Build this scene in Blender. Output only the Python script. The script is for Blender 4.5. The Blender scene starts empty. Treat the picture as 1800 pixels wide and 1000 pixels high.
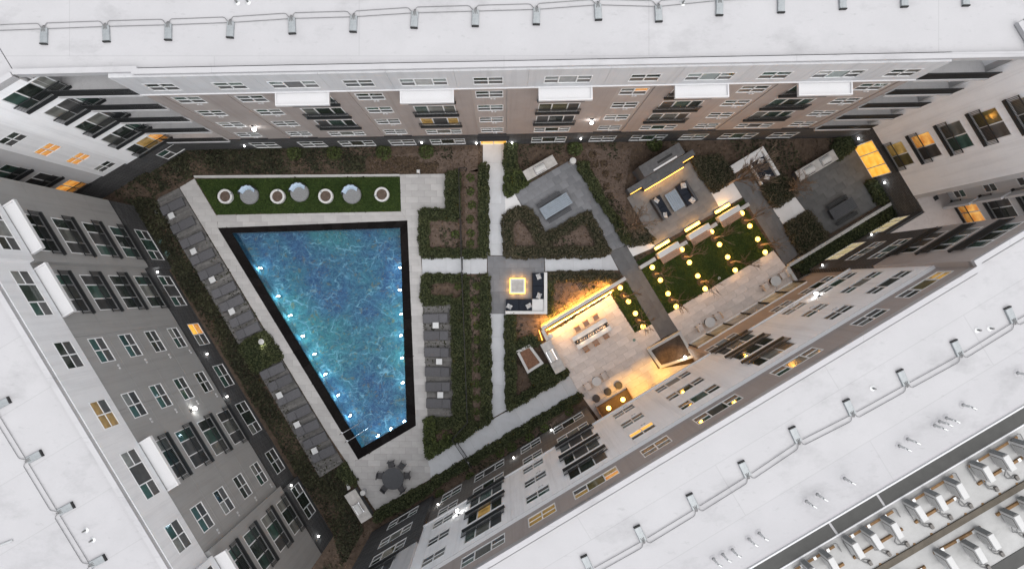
import bpy, math, random
import numpy as np
from mathutils import Vector, Matrix
random.seed(7); rng = np.random.default_rng(7)
D = bpy.data
SC = bpy.context.scene
COL = SC.collection
PI = math.pi
# ---------------------------------------------------------------- camera, sky, sun, exposure
H = 54.545            # camera height above the courtyard, metres
FP = 1200.0           # focal length in photo pixels (1800 wide)
CX, CY = 886.0, 500.0 # foot of the camera in the photo
PXM = FP / H          # pixels per metre on the ground (22)
cam = D.objects.new('camera', D.cameras.new('camera')); COL.objects.link(cam)
cam.location = (0, 0, H); cam.rotation_euler = (0, 0, 0)
cam.data.sensor_width = 36; cam.data.lens = 36 * FP / 1800.0
cam.data.shift_x = 14 / 1800.0
cam.data.clip_start = 0.5; cam.data.clip_end = 400
SC.camera = cam
world = D.worlds.new('World'); SC.world = world; world.use_nodes = True
wn = world.node_tree; wn.nodes.clear()
SUN_EL, SUN_AZ = 72.0, 130.0
sky = wn.nodes.new('ShaderNodeTexSky'); sky.sky_type = 'NISHITA'; sky.sun_disc = False
sky.sun_elevation = math.radians(SUN_EL); sky.sun_rotation = math.radians(SUN_AZ)
sky.dust_density = 2.5; sky.air_density = 1.0; sky.ozone_density = 0.3
hs = wn.nodes.new('ShaderNodeHueSaturation'); hs.inputs['Saturation'].default_value = 0.22
bg = wn.nodes.new('ShaderNodeBackground'); bg.inputs['Strength'].default_value = 0.15
wo = wn.nodes.new('ShaderNodeOutputWorld')
wn.links.new(sky.outputs[0], hs.inputs['Color']); wn.links.new(hs.outputs[0], bg.inputs[0]); wn.links.new(bg.outputs[0], wo.inputs[0])
sl = D.lights.new('sun', 'SUN'); sl.energy = 1.3; sl.angle = math.radians(90); sl.color = (1.0, 0.97, 0.94)
so = D.objects.new('sun', sl); COL.objects.link(so)
_az = math.radians(SUN_AZ); _el = math.radians(SUN_EL)
_sd = Vector((math.sin(_az) * math.cos(_el), math.cos(_az) * math.cos(_el), math.sin(_el)))
so.rotation_euler = _sd.to_track_quat('Z', 'Y').to_euler()
SC.view_settings.view_transform = 'Standard'; SC.view_settings.look = 'None'
SC.view_settings.gamma = 1; SC.view_settings.use_curve_mapping = False
SC.view_settings.exposure = 0.53
SC.render.engine = 'CYCLES'
SC.cycles.use_denoising = True
SC.cycles.max_bounces = 8
SC.cycles.sample_clamp_indirect = 6.0
LAMP = 0.62            # common factor for the courtyard lamps

# ---------------------------------------------------------------- coordinates
def G(px, py, z=0.0):
    k = (H - z) / FP
    return ((px - CX) * k, (CY - py) * k)
E1 = (0.8563, -0.5165)   # photo direction along the south wing
NS = (0.5165, 0.8563)    # photo direction across it
def RP(a, b):            # ground point from courtyard axes (photo px from the camera foot)
    return ((a * E1[0] + b * NS[0]) / PXM, -(a * E1[1] + b * NS[1]) / PXM)
ROT = math.atan2(0.5165, 0.8563)   # world angle of E1

# ---------------------------------------------------------------- materials
MATS = {}
def nodes_of(m):
    m.use_nodes = True
    return m.node_tree.nodes, m.node_tree.links
def mat(name, col, rough=0.8, var=0.12, scale=1.5, detail=6, bump=0.0, bscale=30, metal=0.0, rnd=0.0, spec=0.3, col2=None, fine=0.06, island=0.0, stain=0.0):
    m = D.materials.new(name); n, l = nodes_of(m)
    p = n['Principled BSDF']; p.inputs['Roughness'].default_value = rough; p.inputs['Metallic'].default_value = metal
    p.inputs['Specular IOR Level'].default_value = spec
    tc = n.new('ShaderNodeTexCoord'); src = tc.outputs['Object']
    nz = n.new('ShaderNodeTexNoise'); nz.inputs['Scale'].default_value = scale; nz.inputs['Detail'].default_value = detail; nz.inputs['Roughness'].default_value = 0.65
    l.new(src, nz.inputs['Vector'])
    cr = n.new('ShaderNodeValToRGB')
    c2 = col2 if col2 else tuple(c * (1 + var) for c in col)
    c1 = col if col2 else tuple(c * (1 - var) for c in col)
    cr.color_ramp.elements[0].position = 0.32; cr.color_ramp.elements[1].position = 0.68
    cr.color_ramp.elements[0].color = (*c1, 1); cr.color_ramp.elements[1].color = (*c2, 1)
    l.new(nz.outputs['Fac'], cr.inputs['Fac'])
    out = cr.outputs['Color']
    def mul(outc, fac_socket, lo, hi):
        mr = n.new('ShaderNodeMapRange'); mr.inputs['To Min'].default_value = lo; mr.inputs['To Max'].default_value = hi
        l.new(fac_socket, mr.inputs['Value'])
        mx = n.new('ShaderNodeVectorMath'); mx.operation = 'SCALE'
        l.new(outc, mx.inputs[0]); l.new(mr.outputs[0], mx.inputs['Scale'])
        return mx.outputs[0]
    if fine:
        nf = n.new('ShaderNodeTexNoise'); nf.inputs['Scale'].default_value = 22; nf.inputs['Detail'].default_value = 4
        l.new(src, nf.inputs['Vector']); out = mul(out, nf.outputs['Fac'], 1 - 2 * fine, 1 + 2 * fine)
    if rnd:
        oi = n.new('ShaderNodeObjectInfo'); out = mul(out, oi.outputs['Random'], 1 - rnd, 1 + rnd)
    if island:
        ge = n.new('ShaderNodeNewGeometry'); out = mul(out, ge.outputs['Random Per Island'], 1 - island, 1 + island)
    if stain:
        ns_ = n.new('ShaderNodeTexNoise'); ns_.inputs['Scale'].default_value = 0.35; ns_.inputs['Detail'].default_value = 8; ns_.inputs['Roughness'].default_value = 0.75
        l.new(src, ns_.inputs['Vector'])
        mr = n.new('ShaderNodeMapRange'); mr.inputs['From Min'].default_value = 0.55; mr.inputs['From Max'].default_value = 0.75
        mr.inputs['To Min'].default_value = 1.0; mr.inputs['To Max'].default_value = 1 - stain
        l.new(ns_.outputs['Fac'], mr.inputs['Value'])
        mx = n.new('ShaderNodeVectorMath'); mx.operation = 'SCALE'; l.new(out, mx.inputs[0]); l.new(mr.outputs[0], mx.inputs['Scale']); out = mx.outputs[0]
    if 'stucco' in name or 'white_' in name and 'trim' not in name or name.startswith('taupe') or name in ('grey_light', 'grey_dim'):
        ms = n.new('ShaderNodeMapping'); ms.inputs['Scale'].default_value = (2.6, 2.6, .10); l.new(src, ms.inputs['Vector'])
        nk = n.new('ShaderNodeTexNoise'); nk.inputs['Scale'].default_value = 1.0; nk.inputs['Detail'].default_value = 6; nk.inputs['Roughness'].default_value = .7; l.new(ms.outputs[0], nk.inputs['Vector'])
        mr = n.new('ShaderNodeMapRange'); mr.inputs['From Min'].default_value = .48; mr.inputs['From Max'].default_value = .78; mr.inputs['To Min'].default_value = 1.02; mr.inputs['To Max'].default_value = .84; l.new(nk.outputs['Fac'], mr.inputs['Value'])
        mx = n.new('ShaderNodeVectorMath'); mx.operation = 'SCALE'; l.new(out, mx.inputs[0]); l.new(mr.outputs[0], mx.inputs['Scale']); out = mx.outputs[0]
    l.new(out, p.inputs['Base Color'])
    if bump:
        nb = n.new('ShaderNodeTexNoise'); nb.inputs['Scale'].default_value = bscale; nb.inputs['Detail'].default_value = 4
        l.new(src, nb.inputs['Vector'])
        bp = n.new('ShaderNodeBump'); bp.inputs['Strength'].default_value = bump; bp.inputs['Distance'].default_value = 0.02
        l.new(nb.outputs['Fac'], bp.inputs['Height']); l.new(bp.outputs[0], p.inputs['Normal'])
    MATS[name] = m
    return m
def emis(name, col, strength, base=None):
    m = D.materials.new(name); n, l = nodes_of(m)
    p = n['Principled BSDF']; p.inputs['Base Color'].default_value = (*(base or col), 1)
    p.inputs['Emission Color'].default_value = (*col, 1); p.inputs['Emission Strength'].default_value = strength
    MATS[name] = m; return m
def lit_window(name, c1, c2, strength):
    m = D.materials.new(name); n, l = nodes_of(m); p = n['Principled BSDF']
    p.inputs['Base Color'].default_value = (0.05, 0.05, 0.05, 1); p.inputs['Roughness'].default_value = 0.1
    tc = n.new('ShaderNodeTexCoord'); nz = n.new('ShaderNodeTexNoise'); nz.inputs['Scale'].default_value = 1.6; nz.inputs['Detail'].default_value = 2
    l.new(tc.outputs['Object'], nz.inputs['Vector'])
    cr = n.new('ShaderNodeValToRGB'); cr.color_ramp.elements[0].position = .38; cr.color_ramp.elements[1].position = .62
    cr.color_ramp.elements[0].color = (*c1, 1); cr.color_ramp.elements[1].color = (*c2, 1)
    l.new(nz.outputs['Fac'], cr.inputs['Fac']); l.new(cr.outputs[0], p.inputs['Emission Color'])
    p.inputs['Emission Strength'].default_value = strength
    MATS[name] = m; return m

def membrane(name, ang):
    m = mat(name, (0.435, 0.432, 0.442), 0.75, 0.03, 0.5, bump=0.05, bscale=8, fine=0.02, stain=0.06); n, l = nodes_of(m); p = n['Principled BSDF']
    src = p.inputs['Base Color'].links[0].from_socket
    tc = n.new('ShaderNodeTexCoord'); mp = n.new('ShaderNodeMapping'); mp.inputs['Rotation'].default_value = (0, 0, -ang); l.new(tc.outputs['Object'], mp.inputs['Vector'])
    bt = n.new('ShaderNodeTexBrick'); bt.inputs['Scale'].default_value = 1.0; bt.inputs['Brick Width'].default_value = 15.0; bt.inputs['Row Height'].default_value = 3.05; bt.inputs['Mortar Size'].default_value = .03; bt.inputs['Mortar Smooth'].default_value = .6
    bt.inputs['Color1'].default_value = (1, 1, 1, 1); bt.inputs['Color2'].default_value = (.965, .965, .97, 1); bt.inputs['Mortar'].default_value = (.87, .87, .87, 1); l.new(mp.outputs[0], bt.inputs['Vector'])
    m1 = n.new('ShaderNodeVectorMath'); m1.operation = 'MULTIPLY'; l.new(src, m1.inputs[0]); l.new(bt.outputs['Color'], m1.inputs[1]); out = m1.outputs[0]
    for sc_, str_, lo, hi, dk in ((.28, (1, 1.6, 1), .54, .74, .78), (1.3, (1, 2.6, 1), .60, .74, .80), (5.0, (1, 1, 1), .70, .76, .68)):
        mq = n.new('ShaderNodeMapping'); mq.inputs['Rotation'].default_value = (0, 0, -ang); mq.inputs['Scale'].default_value = str_; l.new(tc.outputs['Object'], mq.inputs['Vector'])
        nz = n.new('ShaderNodeTexNoise'); nz.inputs['Scale'].default_value = sc_; nz.inputs['Detail'].default_value = 9; nz.inputs['Roughness'].default_value = .68; l.new(mq.outputs[0], nz.inputs['Vector'])
        mr = n.new('ShaderNodeMapRange'); mr.inputs['From Min'].default_value = lo; mr.inputs['From Max'].default_value = hi; mr.inputs['To Min'].default_value = 1; mr.inputs['To Max'].default_value = dk; l.new(nz.outputs['Fac'], mr.inputs['Value'])
        mx = n.new('ShaderNodeVectorMath'); mx.operation = 'SCALE'; l.new(out, mx.inputs[0]); l.new(mr.outputs[0], mx.inputs['Scale']); out = mx.outputs[0]
    l.new(out, p.inputs['Base Color'])
membrane('roof_membrane', 0.0); membrane('roof_membrane_south', ROT)
mat('roof_strip_grey', (0.075, 0.075, 0.072), 0.85, 0.08, 2, bump=0.1)
mat('tray_brown', (0.11, 0.095, 0.075), 0.8, 0.15, 2)
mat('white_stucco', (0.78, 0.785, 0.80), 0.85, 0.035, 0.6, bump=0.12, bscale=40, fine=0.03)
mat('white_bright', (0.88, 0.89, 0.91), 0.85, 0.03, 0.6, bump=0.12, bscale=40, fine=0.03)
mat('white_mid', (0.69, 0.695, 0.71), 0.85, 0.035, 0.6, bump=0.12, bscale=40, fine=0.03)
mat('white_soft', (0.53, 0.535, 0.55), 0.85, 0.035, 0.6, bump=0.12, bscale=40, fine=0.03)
mat('taupe_stucco', (0.345, 0.305, 0.288), 0.85, 0.05, 0.6, bump=0.12, bscale=40, fine=0.03)
mat('taupe_light', (0.38, 0.342, 0.325), 0.85, 0.05, 0.6, bump=0.12, bscale=40, fine=0.03)
mat('grey_stucco', (0.305, 0.303, 0.298), 0.85, 0.04, 0.6, bump=0.12, bscale=40, fine=0.03)
mat('grey_light', (0.52, 0.52, 0.53), 0.85, 0.04, 0.6, bump=0.12, bscale=40, fine=0.03)
mat('grey_dim', (0.27, 0.265, 0.26), 0.85, 0.05, 0.6, bump=0.12, bscale=40, fine=0.03)
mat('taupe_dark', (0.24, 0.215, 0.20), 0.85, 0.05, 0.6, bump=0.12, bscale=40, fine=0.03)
mat('joint_dark', (0.03, 0.03, 0.03), 0.9)
mat('white_trim', (0.62, 0.62, 0.63), 0.6, 0.02, 1)
mat('window_frame', (0.72, 0.73, 0.74), 0.5, 0.03, 1)
mat('rail_metal', (0.022, 0.024, 0.026), 0.5, 0.1, 3)
mat('black_metal', (0.02, 0.02, 0.022), 0.45, 0.1, 3)
mat('grey_metal', (0.30, 0.32, 0.33), 0.45, 0.15, 4, metal=0.3, bump=0.05)
mat('pipe_metal', (0.17, 0.17, 0.17), 0.5, 0.15, 4)
mat('galvanised', (0.55, 0.56, 0.56), 0.4, 0.1, 4, metal=0.5)
mat('steel', (0.62, 0.63, 0.65), 0.25, 0.08, 6, metal=0.9)
mat('aluminium_white', (0.50, 0.50, 0.495), 0.5, 0.03, 2)
mat('fin_grey', (0.16, 0.15, 0.14), 0.6, 0.25, 20)
mat('timber', (0.22, 0.13, 0.06), 0.75, 0.25, 6, rnd=0.2)
mat('walnut', (0.055, 0.036, 0.024), 0.6, 0.3, 8)
mat('teak', (0.30, 0.19, 0.13), 0.6, 0.2, 8)
mat('concrete_walk', (0.46, 0.475, 0.50), 0.9, 0.07, 0.9, bump=0.15, rnd=0.05, stain=0.12)
mat('concrete_pale', (0.60, 0.60, 0.605), 0.85, 0.05, 1.0, bump=0.12, rnd=0.03)
mat('wall_coping', (0.46, 0.455, 0.45), 0.8, 0.06, 1.0, bump=0.12)
mat('deck_paver', (0.385, 0.378, 0.376), 0.9, 0.07, 1.2, bump=0.15, rnd=0.09, stain=0.1)
mat('travertine', (0.54, 0.505, 0.49), 0.85, 0.10, 1.8, bump=0.12, rnd=0.10, stain=0.1)
mat('patio_paver', (0.165, 0.17, 0.182), 0.9, 0.12, 1.4, bump=0.2, rnd=0.14)
mat('walk_grey', (0.115, 0.117, 0.122), 0.9, 0.12, 1.4, bump=0.2, rnd=0.07)
mat('patio_dim', (0.105, 0.106, 0.107), 0.9, 0.14, 1.4, bump=0.2, rnd=0.12)
mat('patio_mid', (0.17, 0.168, 0.168), 0.9, 0.12, 1.4, bump=0.2, rnd=0.10)
mat('grout', (0.12, 0.115, 0.11), 0.95)
mat('grout_light', (0.17, 0.165, 0.16), 0.95)
mat('deck_board', (0.115, 0.112, 0.11), 0.85, 0.25, 5, rnd=0.15, island=0.25)
mat('sling_fabric', (0.095, 0.095, 0.103), 0.9, 0.12, 10, bump=0.1, bscale=120, rnd=0.12)
mat('frame_dark', (0.045, 0.045, 0.05), 0.5, 0.1)
mat('cushion_navy', (0.014, 0.018, 0.027), 0.9, 0.3, 8, bump=0.2, bscale=60)
mat('cushion_white', (0.62, 0.62, 0.62), 0.9, 0.3, 9, detail=2, col2=(0.25, 0.26, 0.28))
mat('cushion_blue', (0.40, 0.50, 0.62), 0.9, 0.12, 8)
mat('wicker_grey', (0.20, 0.205, 0.21), 0.85, 0.2, 12, bump=0.3, bscale=80)
mat('table_white', (0.52, 0.53, 0.54), 0.5, 0.03, 2)
mat('table_blue_grey', (0.20, 0.235, 0.275), 0.45, 0.1, 4, metal=0.2)
mat('table_dark', (0.05, 0.053, 0.06), 0.5, 0.15, 4)
mat('counter_stone', (0.40, 0.385, 0.37), 0.6, 0.18, 3, bump=0.08, rnd=0.04)
mat('dark_stone', (0.085, 0.085, 0.088), 0.8, 0.2, 4, bump=0.2, rnd=0.15)
mat('planter_white', (0.58, 0.58, 0.58), 0.7, 0.05, 2)
mat('brick_floor', (0.16, 0.085, 0.055), 0.9, 0.3, 6, bump=0.3)
mat('soil', (0.048, 0.035, 0.027), 1.0, 0.3, 2.5, detail=10, bump=0.8, bscale=14, col2=(0.105, 0.076, 0.057), fine=0.22)
mat('mulch', (0.075, 0.055, 0.044), 1.0, 0.3, 3.5, detail=10, bump=0.8, bscale=18, col2=(0.14, 0.105, 0.086), fine=0.2)
mat('turf_soil', (0.022, 0.04, 0.010), 1.0, 0.3, 3)
mat('turf', (0.024, 0.046, 0.008), 0.9, 0.2, .7, col2=(0.042, 0.066, 0.014), island=0.35)
mat('hedge_core', (0.012, 0.018, 0.007), 1.0, 0.3, 4)
mat('hedge_leaf', (0.032, 0.041, 0.017), 0.75, 0.3, 0.8, col2=(0.055, 0.062, 0.025), island=0.5)
mat('hedge_olive', (0.046, 0.042, 0.026), 0.8, 0.3, 0.8, col2=(0.070, 0.062, 0.038), island=0.5)
mat('hedge_bright', (0.035, 0.048, 0.015), 0.7, 0.3, 0.8, col2=(0.062, 0.078, 0.023), island=0.5)
mat('cover_dark', (0.020, 0.022, 0.012), 0.8, 0.3, 0.5, col2=(0.042, 0.043, 0.022), island=0.6)
mat('cover_brown', (0.06, 0.042, 0.026), 0.9, 0.3, 0.5, col2=(0.11, 0.075, 0.05), island=0.6)
mat('shrub_leaf', (0.040, 0.055, 0.016), 0.8, 0.3, 2, col2=(0.075, 0.095, 0.025), island=0.5)
mat('shrub_dry', (0.070, 0.050, 0.032), 0.9, 0.3, 2, col2=(0.10, 0.07, 0.045), island=0.5)
mat('agave_leaf', (0.12, 0.21, 0.20), 0.6, 0.3, 5, island=0.3)
mat('bark', (0.36, 0.28, 0.22), 0.95, 0.25, 8, bump=0.4, bscale=30)
mat('twig', (0.16, 0.12, 0.088), 0.95, 0.25, 3, island=0.35)
mat('pool_coping', (0.009, 0.008, 0.008), 0.85, 0.3, 6, spec=0.05, rnd=0.25, island=0.2)
mat('grate_black', (0.012, 0.012, 0.012), 0.6)
mat('fence_wire', (0.03, 0.03, 0.028), 0.6)
mat('fire_glass', (0.05, 0.05, 0.055), 0.3, 0.5, 20)
def brick(name, c1, c2, mortar, sx):
    m = D.materials.new(name); n, l = nodes_of(m); p = n['Principled BSDF']; p.inputs['Roughness'].default_value = 0.85; p.inputs['Specular IOR Level'].default_value = .2
    tc = n.new('ShaderNodeTexCoord'); mp = n.new('ShaderNodeMapping'); mp.inputs['Rotation'].default_value = (PI / 2, 0, 0)
    bt = n.new('ShaderNodeTexBrick'); bt.inputs['Color1'].default_value = (*c1, 1); bt.inputs['Color2'].default_value = (*c2, 1); bt.inputs['Mortar'].default_value = (*mortar, 1)
    bt.inputs['Scale'].default_value = sx; bt.inputs['Mortar Size'].default_value = 0.025; bt.inputs['Brick Width'].default_value = 0.6; bt.inputs['Row Height'].default_value = 0.2
    l.new(tc.outputs['Object'], mp.inputs['Vector']); l.new(mp.outputs[0], bt.inputs['Vector']); l.new(bt.outputs['Color'], p.inputs['Base Color'])
    bp = n.new('ShaderNodeBump'); bp.inputs['Strength'].default_value = .5; bp.inputs['Distance'].default_value = .01; bp.invert = True
    l.new(bt.outputs['Fac'], bp.inputs['Height']); l.new(bp.outputs[0], p.inputs['Normal'])
    MATS[name] = m
brick('dark_brick', (0.072, 0.072, 0.075), (0.105, 0.104, 0.106), (0.05, 0.05, 0.05), 1.0)
brick('warm_brick', (0.155, 0.145, 0.135), (0.20, 0.188, 0.175), (0.12, 0.11, 0.10), 1.0)
def glass(name, col, rough=0.06, spec=0.5):
    m = mat(name, col, rough, 0.45, 0.9, detail=2, fine=0.0, rnd=0.35, spec=spec); return m
glass('pane_dark', (0.030, 0.040, 0.034)); glass('pane_green', (0.055, 0.10, 0.085)); glass('pane_screen', (0.075, 0.075, 0.075), 0.4, 0.3)
glass('pane_blind', (0.20, 0.205, 0.19), 0.15); glass('pane_tan', (0.11, 0.095, 0.04), 0.1)
glass('glass_store', (0.36, 0.34, 0.22), 0.05)
lit_window('pane_lit_orange', (0.65, 0.22, 0.03), (1.0, 0.52, 0.12), 0.55)
lit_window('pane_lit_amber', (0.30, 0.17, 0.03), (0.62, 0.38, 0.10), 0.35)
lit_window('pane_lit_yellow', (0.90, 0.38, 0.03), (1.0, 0.56, 0.09), 0.8)
lit_window('pane_lit_cream', (0.50, 0.40, 0.20), (0.75, 0.62, 0.36), 0.5)
emis('glow_warm', (1.0, 0.58, 0.12), 4.5); emis('glow_white', (1.0, 0.97, 0.92), 14.0); emis('glow_pool', (0.75, 0.92, 1.0), 3.0)
emis('glow_strip', (1.0, 0.50, 0.08), 2.4); emis('glow_flame', (1.0, 0.66, 0.40), 1.1); emis('glow_core', (1.0, 0.58, 0.12), 3.0)
def M(x): return MATS[x]

# ---------------------------------------------------------------- mesh builder and object helpers
class MB:
    def __init__(s): s.v = []; s.f = []; s.m = []
    def add(s, vs, fs, mi=0):
        o = len(s.v); s.v += [tuple(v) for v in vs]; s.f += [tuple(o + i for i in f) for f in fs]; s.m += [mi] * len(fs); return s
    def box(s, x0, x1, y0, y1, z0, z1, mi=0):
        vs = [(x0, y0, z0), (x1, y0, z0), (x1, y1, z0), (x0, y1, z0), (x0, y0, z1), (x1, y0, z1), (x1, y1, z1), (x0, y1, z1)]
        return s.add(vs, [(0, 3, 2, 1), (4, 5, 6, 7), (0, 1, 5, 4), (1, 2, 6, 5), (2, 3, 7, 6), (3, 0, 4, 7)], mi)
    def bbox(s, x0, x1, y0, y1, z0, z1, b=0.03, mi=0):   # box with a bevelled top
        vs = [(x0, y0, z0), (x1, y0, z0), (x1, y1, z0), (x0, y1, z0), (x0, y0, z1 - b), (x1, y0, z1 - b), (x1, y1, z1 - b), (x0, y1, z1 - b),
              (x0 + b, y0 + b, z1), (x1 - b, y0 + b, z1), (x1 - b, y1 - b, z1), (x0 + b, y1 - b, z1)]
        return s.add(vs, [(0, 3, 2, 1), (0, 1, 5, 4), (1, 2, 6, 5), (2, 3, 7, 6), (3, 0, 4, 7), (4, 5, 9, 8), (5, 6, 10, 9), (6, 7, 11, 10), (7, 4, 8, 11), (8, 9, 10, 11)], mi)
    def prism(s, poly, z0, z1, mi=0):
        n = len(poly)
        if area(poly) < 0: poly = poly[::-1]
        vs = [(x, y, z0) for x, y in poly] + [(x, y, z1) for x, y in poly]
        fs = [tuple(range(n, 2 * n)), tuple(range(n - 1, -1, -1))] + [(i, (i + 1) % n, n + (i + 1) % n, n + i) for i in range(n)]
        return s.add(vs, fs, mi)
    def sheet(s, poly, z, mi=0):
        if area(poly) < 0: poly = poly[::-1]
        return s.add([(x, y, z) for x, y in poly], [tuple(range(len(poly)))], mi)
    def lathe(s, prof, seg=24, c=(0, 0), mi=0, cap=True):
        o = len(s.v); n = len(prof)
        for r, z in prof:
            for i in range(seg):
                t = 2 * PI * i / seg; s.v.append((c[0] + r * math.cos(t), c[1] + r * math.sin(t), z))
        for j in range(n - 1):
            for i in range(seg):
                s.f.append((o + j * seg + i, o + j * seg + (i + 1) % seg, o + (j + 1) * seg + (i + 1) % seg, o + (j + 1) * seg + i)); s.m.append(mi)
        if cap:
            if prof[-1][0] > 1e-4: s.f.append(tuple(o + (n - 1) * seg + i for i in range(seg))); s.m.append(mi)
            if prof[0][0] > 1e-4: s.f.append(tuple(o + i for i in range(seg - 1, -1, -1))); s.m.append(mi)
        return s
    def cyl(s, c, r, z0, z1, seg=16, mi=0): return s.lathe([(r, z0), (r, z1)], seg, c, mi)
    def tube(s, pts, r, seg=6, mi=0, r2=None):
        pts = [Vector(p) for p in pts]; o = len(s.v); n = len(pts)
        for j, p in enumerate(pts):
            d = (pts[min(j + 1, n - 1)] - pts[max(j - 1, 0)]).normalized()
            a = Vector((0, 0, 1)) if abs(d.z) < .9 else Vector((1, 0, 0))
            x = d.cross(a).normalized(); y = d.cross(x)
            rr = r if r2 is None else r + (r2 - r) * j / (n - 1)
            for i in range(seg):
                t = 2 * PI * i / seg; q = p + x * (rr * math.cos(t)) + y * (rr * math.sin(t)); s.v.append(tuple(q))
        for j in range(n - 1):
            for i in range(seg):
                s.f.append((o + j * seg + i, o + (j + 1) * seg + i, o + (j + 1) * seg + (i + 1) % seg, o + j * seg + (i + 1) % seg)); s.m.append(mi)
        s.f.append(tuple(o + i for i in range(seg))); s.m.append(mi)
        s.f.append(tuple(o + (n - 1) * seg + i for i in range(seg - 1, -1, -1))); s.m.append(mi)
        return s
    def mesh(s, name, mats):
        me = D.meshes.new(name); me.from_pydata(s.v, [], s.f)
        for m in (mats if isinstance(mats, (list, tuple)) else [mats]): me.materials.append(M(m))
        if isinstance(mats, (list, tuple)) and len(mats) > 1: me.polygons.foreach_set('material_index', s.m)
        me.update(); return me
def area(p): return 0.5 * sum(p[i][0] * p[(i + 1) % len(p)][1] - p[(i + 1) % len(p)][0] * p[i][1] for i in range(len(p)))
def ob(name, me, parent=None, loc=(0, 0, 0), rz=0.0):
    o = D.objects.new(name, me); COL.objects.link(o); o.location = loc; o.rotation_euler = (0, 0, rz)
    if parent: o.parent = parent
    return o
def part(name, mb, mats, parent, loc=(0, 0, 0), rz=0.0): return ob(name, mb.mesh(name, mats), parent, loc, rz)
def tag(o, label=None, cat=None, group=None, kind=None):
    if label: o['label'] = label
    if cat: o['category'] = cat
    if group: o['group'] = group
    if kind: o['kind'] = kind
    return o
def thing(name, label, cat, loc=(0, 0, 0), rz=0.0, group=None):
    if len(loc) == 2: loc = (*loc, 0)
    return tag(ob(name, None, None, loc, rz), label, cat, group)
def struct(name, mb, mats, label=None): return tag(part(name, mb, mats, None), label, None, None, 'structure')
def copy_tree(o, parent=None):
    c = o.copy(); COL.objects.link(c); c.parent = parent
    for ch in o.children: copy_tree(ch, c)
    return c
ORD = ['first', 'second', 'third', 'fourth', 'fifth', 'sixth', 'seventh', 'eighth', 'ninth', 'tenth', 'eleventh', 'twelfth', 'thirteenth', 'fourteenth', 'fifteenth', 'sixteenth', 'seventeenth', 'eighteenth', 'nineteenth', 'twentieth']
def light(name, kind, parent, loc, power, col, size=0.1, rot=None, **kw):
    l = D.lights.new(name, kind); l.energy = power; l.color = col
    if kind in ('POINT', 'SPOT'): l.shadow_soft_size = size
    for k, v in kw.items(): setattr(l, k, v)
    o = ob(name, l, parent, loc)
    if rot: o.rotation_euler = rot
    return o
WARM = (1.0, 0.46, 0.08); COOL = (0.92, 0.97, 1.0)

# ---------------------------------------------------------------- buildings
FL = [0.0, 3.7, 6.8, 9.9, 13.0, 16.1]; ZR = 19.2; ZP = 19.55
FRAME_CACHE = {}; PANE_CACHE = {}; RAIL_CACHE = {}
def frame_mesh(kind, w, h):
    key = (kind, round(w, 2), round(h, 2))
    if key in FRAME_CACHE: return FRAME_CACHE[key]
    mb = MB(); f = 0.055; y0, y1 = -0.065, 0.012; hw = w / 2
    mb.box(-hw, -hw + f, y0, y1, 0, h).box(hw - f, hw, y0, y1, 0, h)
    mb.box(-hw + f, hw - f, y0, y1, h - f, h).box(-hw + f, hw - f, y0, y1, 0, f)
    panes = []
    if kind == 'D': bays = [(0, .5, 1), (.5, 1, 1)]
    elif kind == 'T': bays = [(0, .3, 1), (.3, .7, 0), (.7, 1, 1)]
    elif kind == 'S': bays = [(0, .28, 0), (.28, .68, 0), (.68, 1, 0)]
    elif kind == 'S2': bays = [(0, .5, 0), (.5, 1, 0)]
    iw = w - 2 * f
    for i, (a, b, hung) in enumerate(bays):
        x0 = -hw + f + a * iw + (0.035 if i else 0); x1 = -hw + f + b * iw - (0.035 if i < len(bays) - 1 else 0)
        if i: mb.box(x0 - 0.07, x0, -0.06, 0.005, f, h - f)
        if hung:
            zm = h * 0.5
            mb.box(x0, x1, -0.06, -0.004, zm - 0.025, zm + 0.025)
            panes.append((x0, x1, zm + 0.025, h - f, 'up')); panes.append((x0, x1, f, zm - 0.025, 'low'))
        else: panes.append((x0, x1, f, h - f, 'fix'))
    FRAME_CACHE[key] = (mb.mesh('window', 'window_frame'), panes); return FRAME_CACHE[key]
def pane_mesh(w, h, m):
    key = (round(w, 3), round(h, 3), m)
    if key not in PANE_CACHE: PANE_CACHE[key] = MB().box(-w / 2, w / 2, -0.012, 0, 0, h).mesh('pane', m)
    return PANE_CACHE[key]
def rail_mesh(w, dep):
    key = (round(w, 2), round(dep, 2))
    if key in RAIL_CACHE: return RAIL_CACHE[key]
    mb = MB(); hw = w / 2
    def run(p, q):
        n = max(2, int(round((Vector(q) - Vector(p)).length / 0.085)))
        for i in range(n + 1):
            x = p[0] + (q[0] - p[0]) * i / n; y = p[1] + (q[1] - p[1]) * i / n
            mb.box(x - .014, x + .014, y - .014, y + .014, 0.06, 1.04)
    run((-hw + .03, dep - .03), (hw - .03, dep - .03))
    mb.box(-hw, hw, dep - .055, dep - .005, 1.04, 1.09).box(-hw, hw, dep - .05, dep - .01, 0.03, 0.07)
    if dep > 0.15:
        for sx in (-hw + .03, hw - .03):
            run((sx, 0.03), (sx, dep - .1)); mb.box(sx - .03, sx + .03, 0, dep - .055, 1.04, 1.09).box(sx - .02, sx + .02, 0, dep - .055, 0.03, 0.07)
    RAIL_CACHE[key] = mb.mesh('railing', 'rail_metal'); return RAIL_CACHE[key]
UPS = ['pane_dark', 'pane_dark', 'pane_green']
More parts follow.
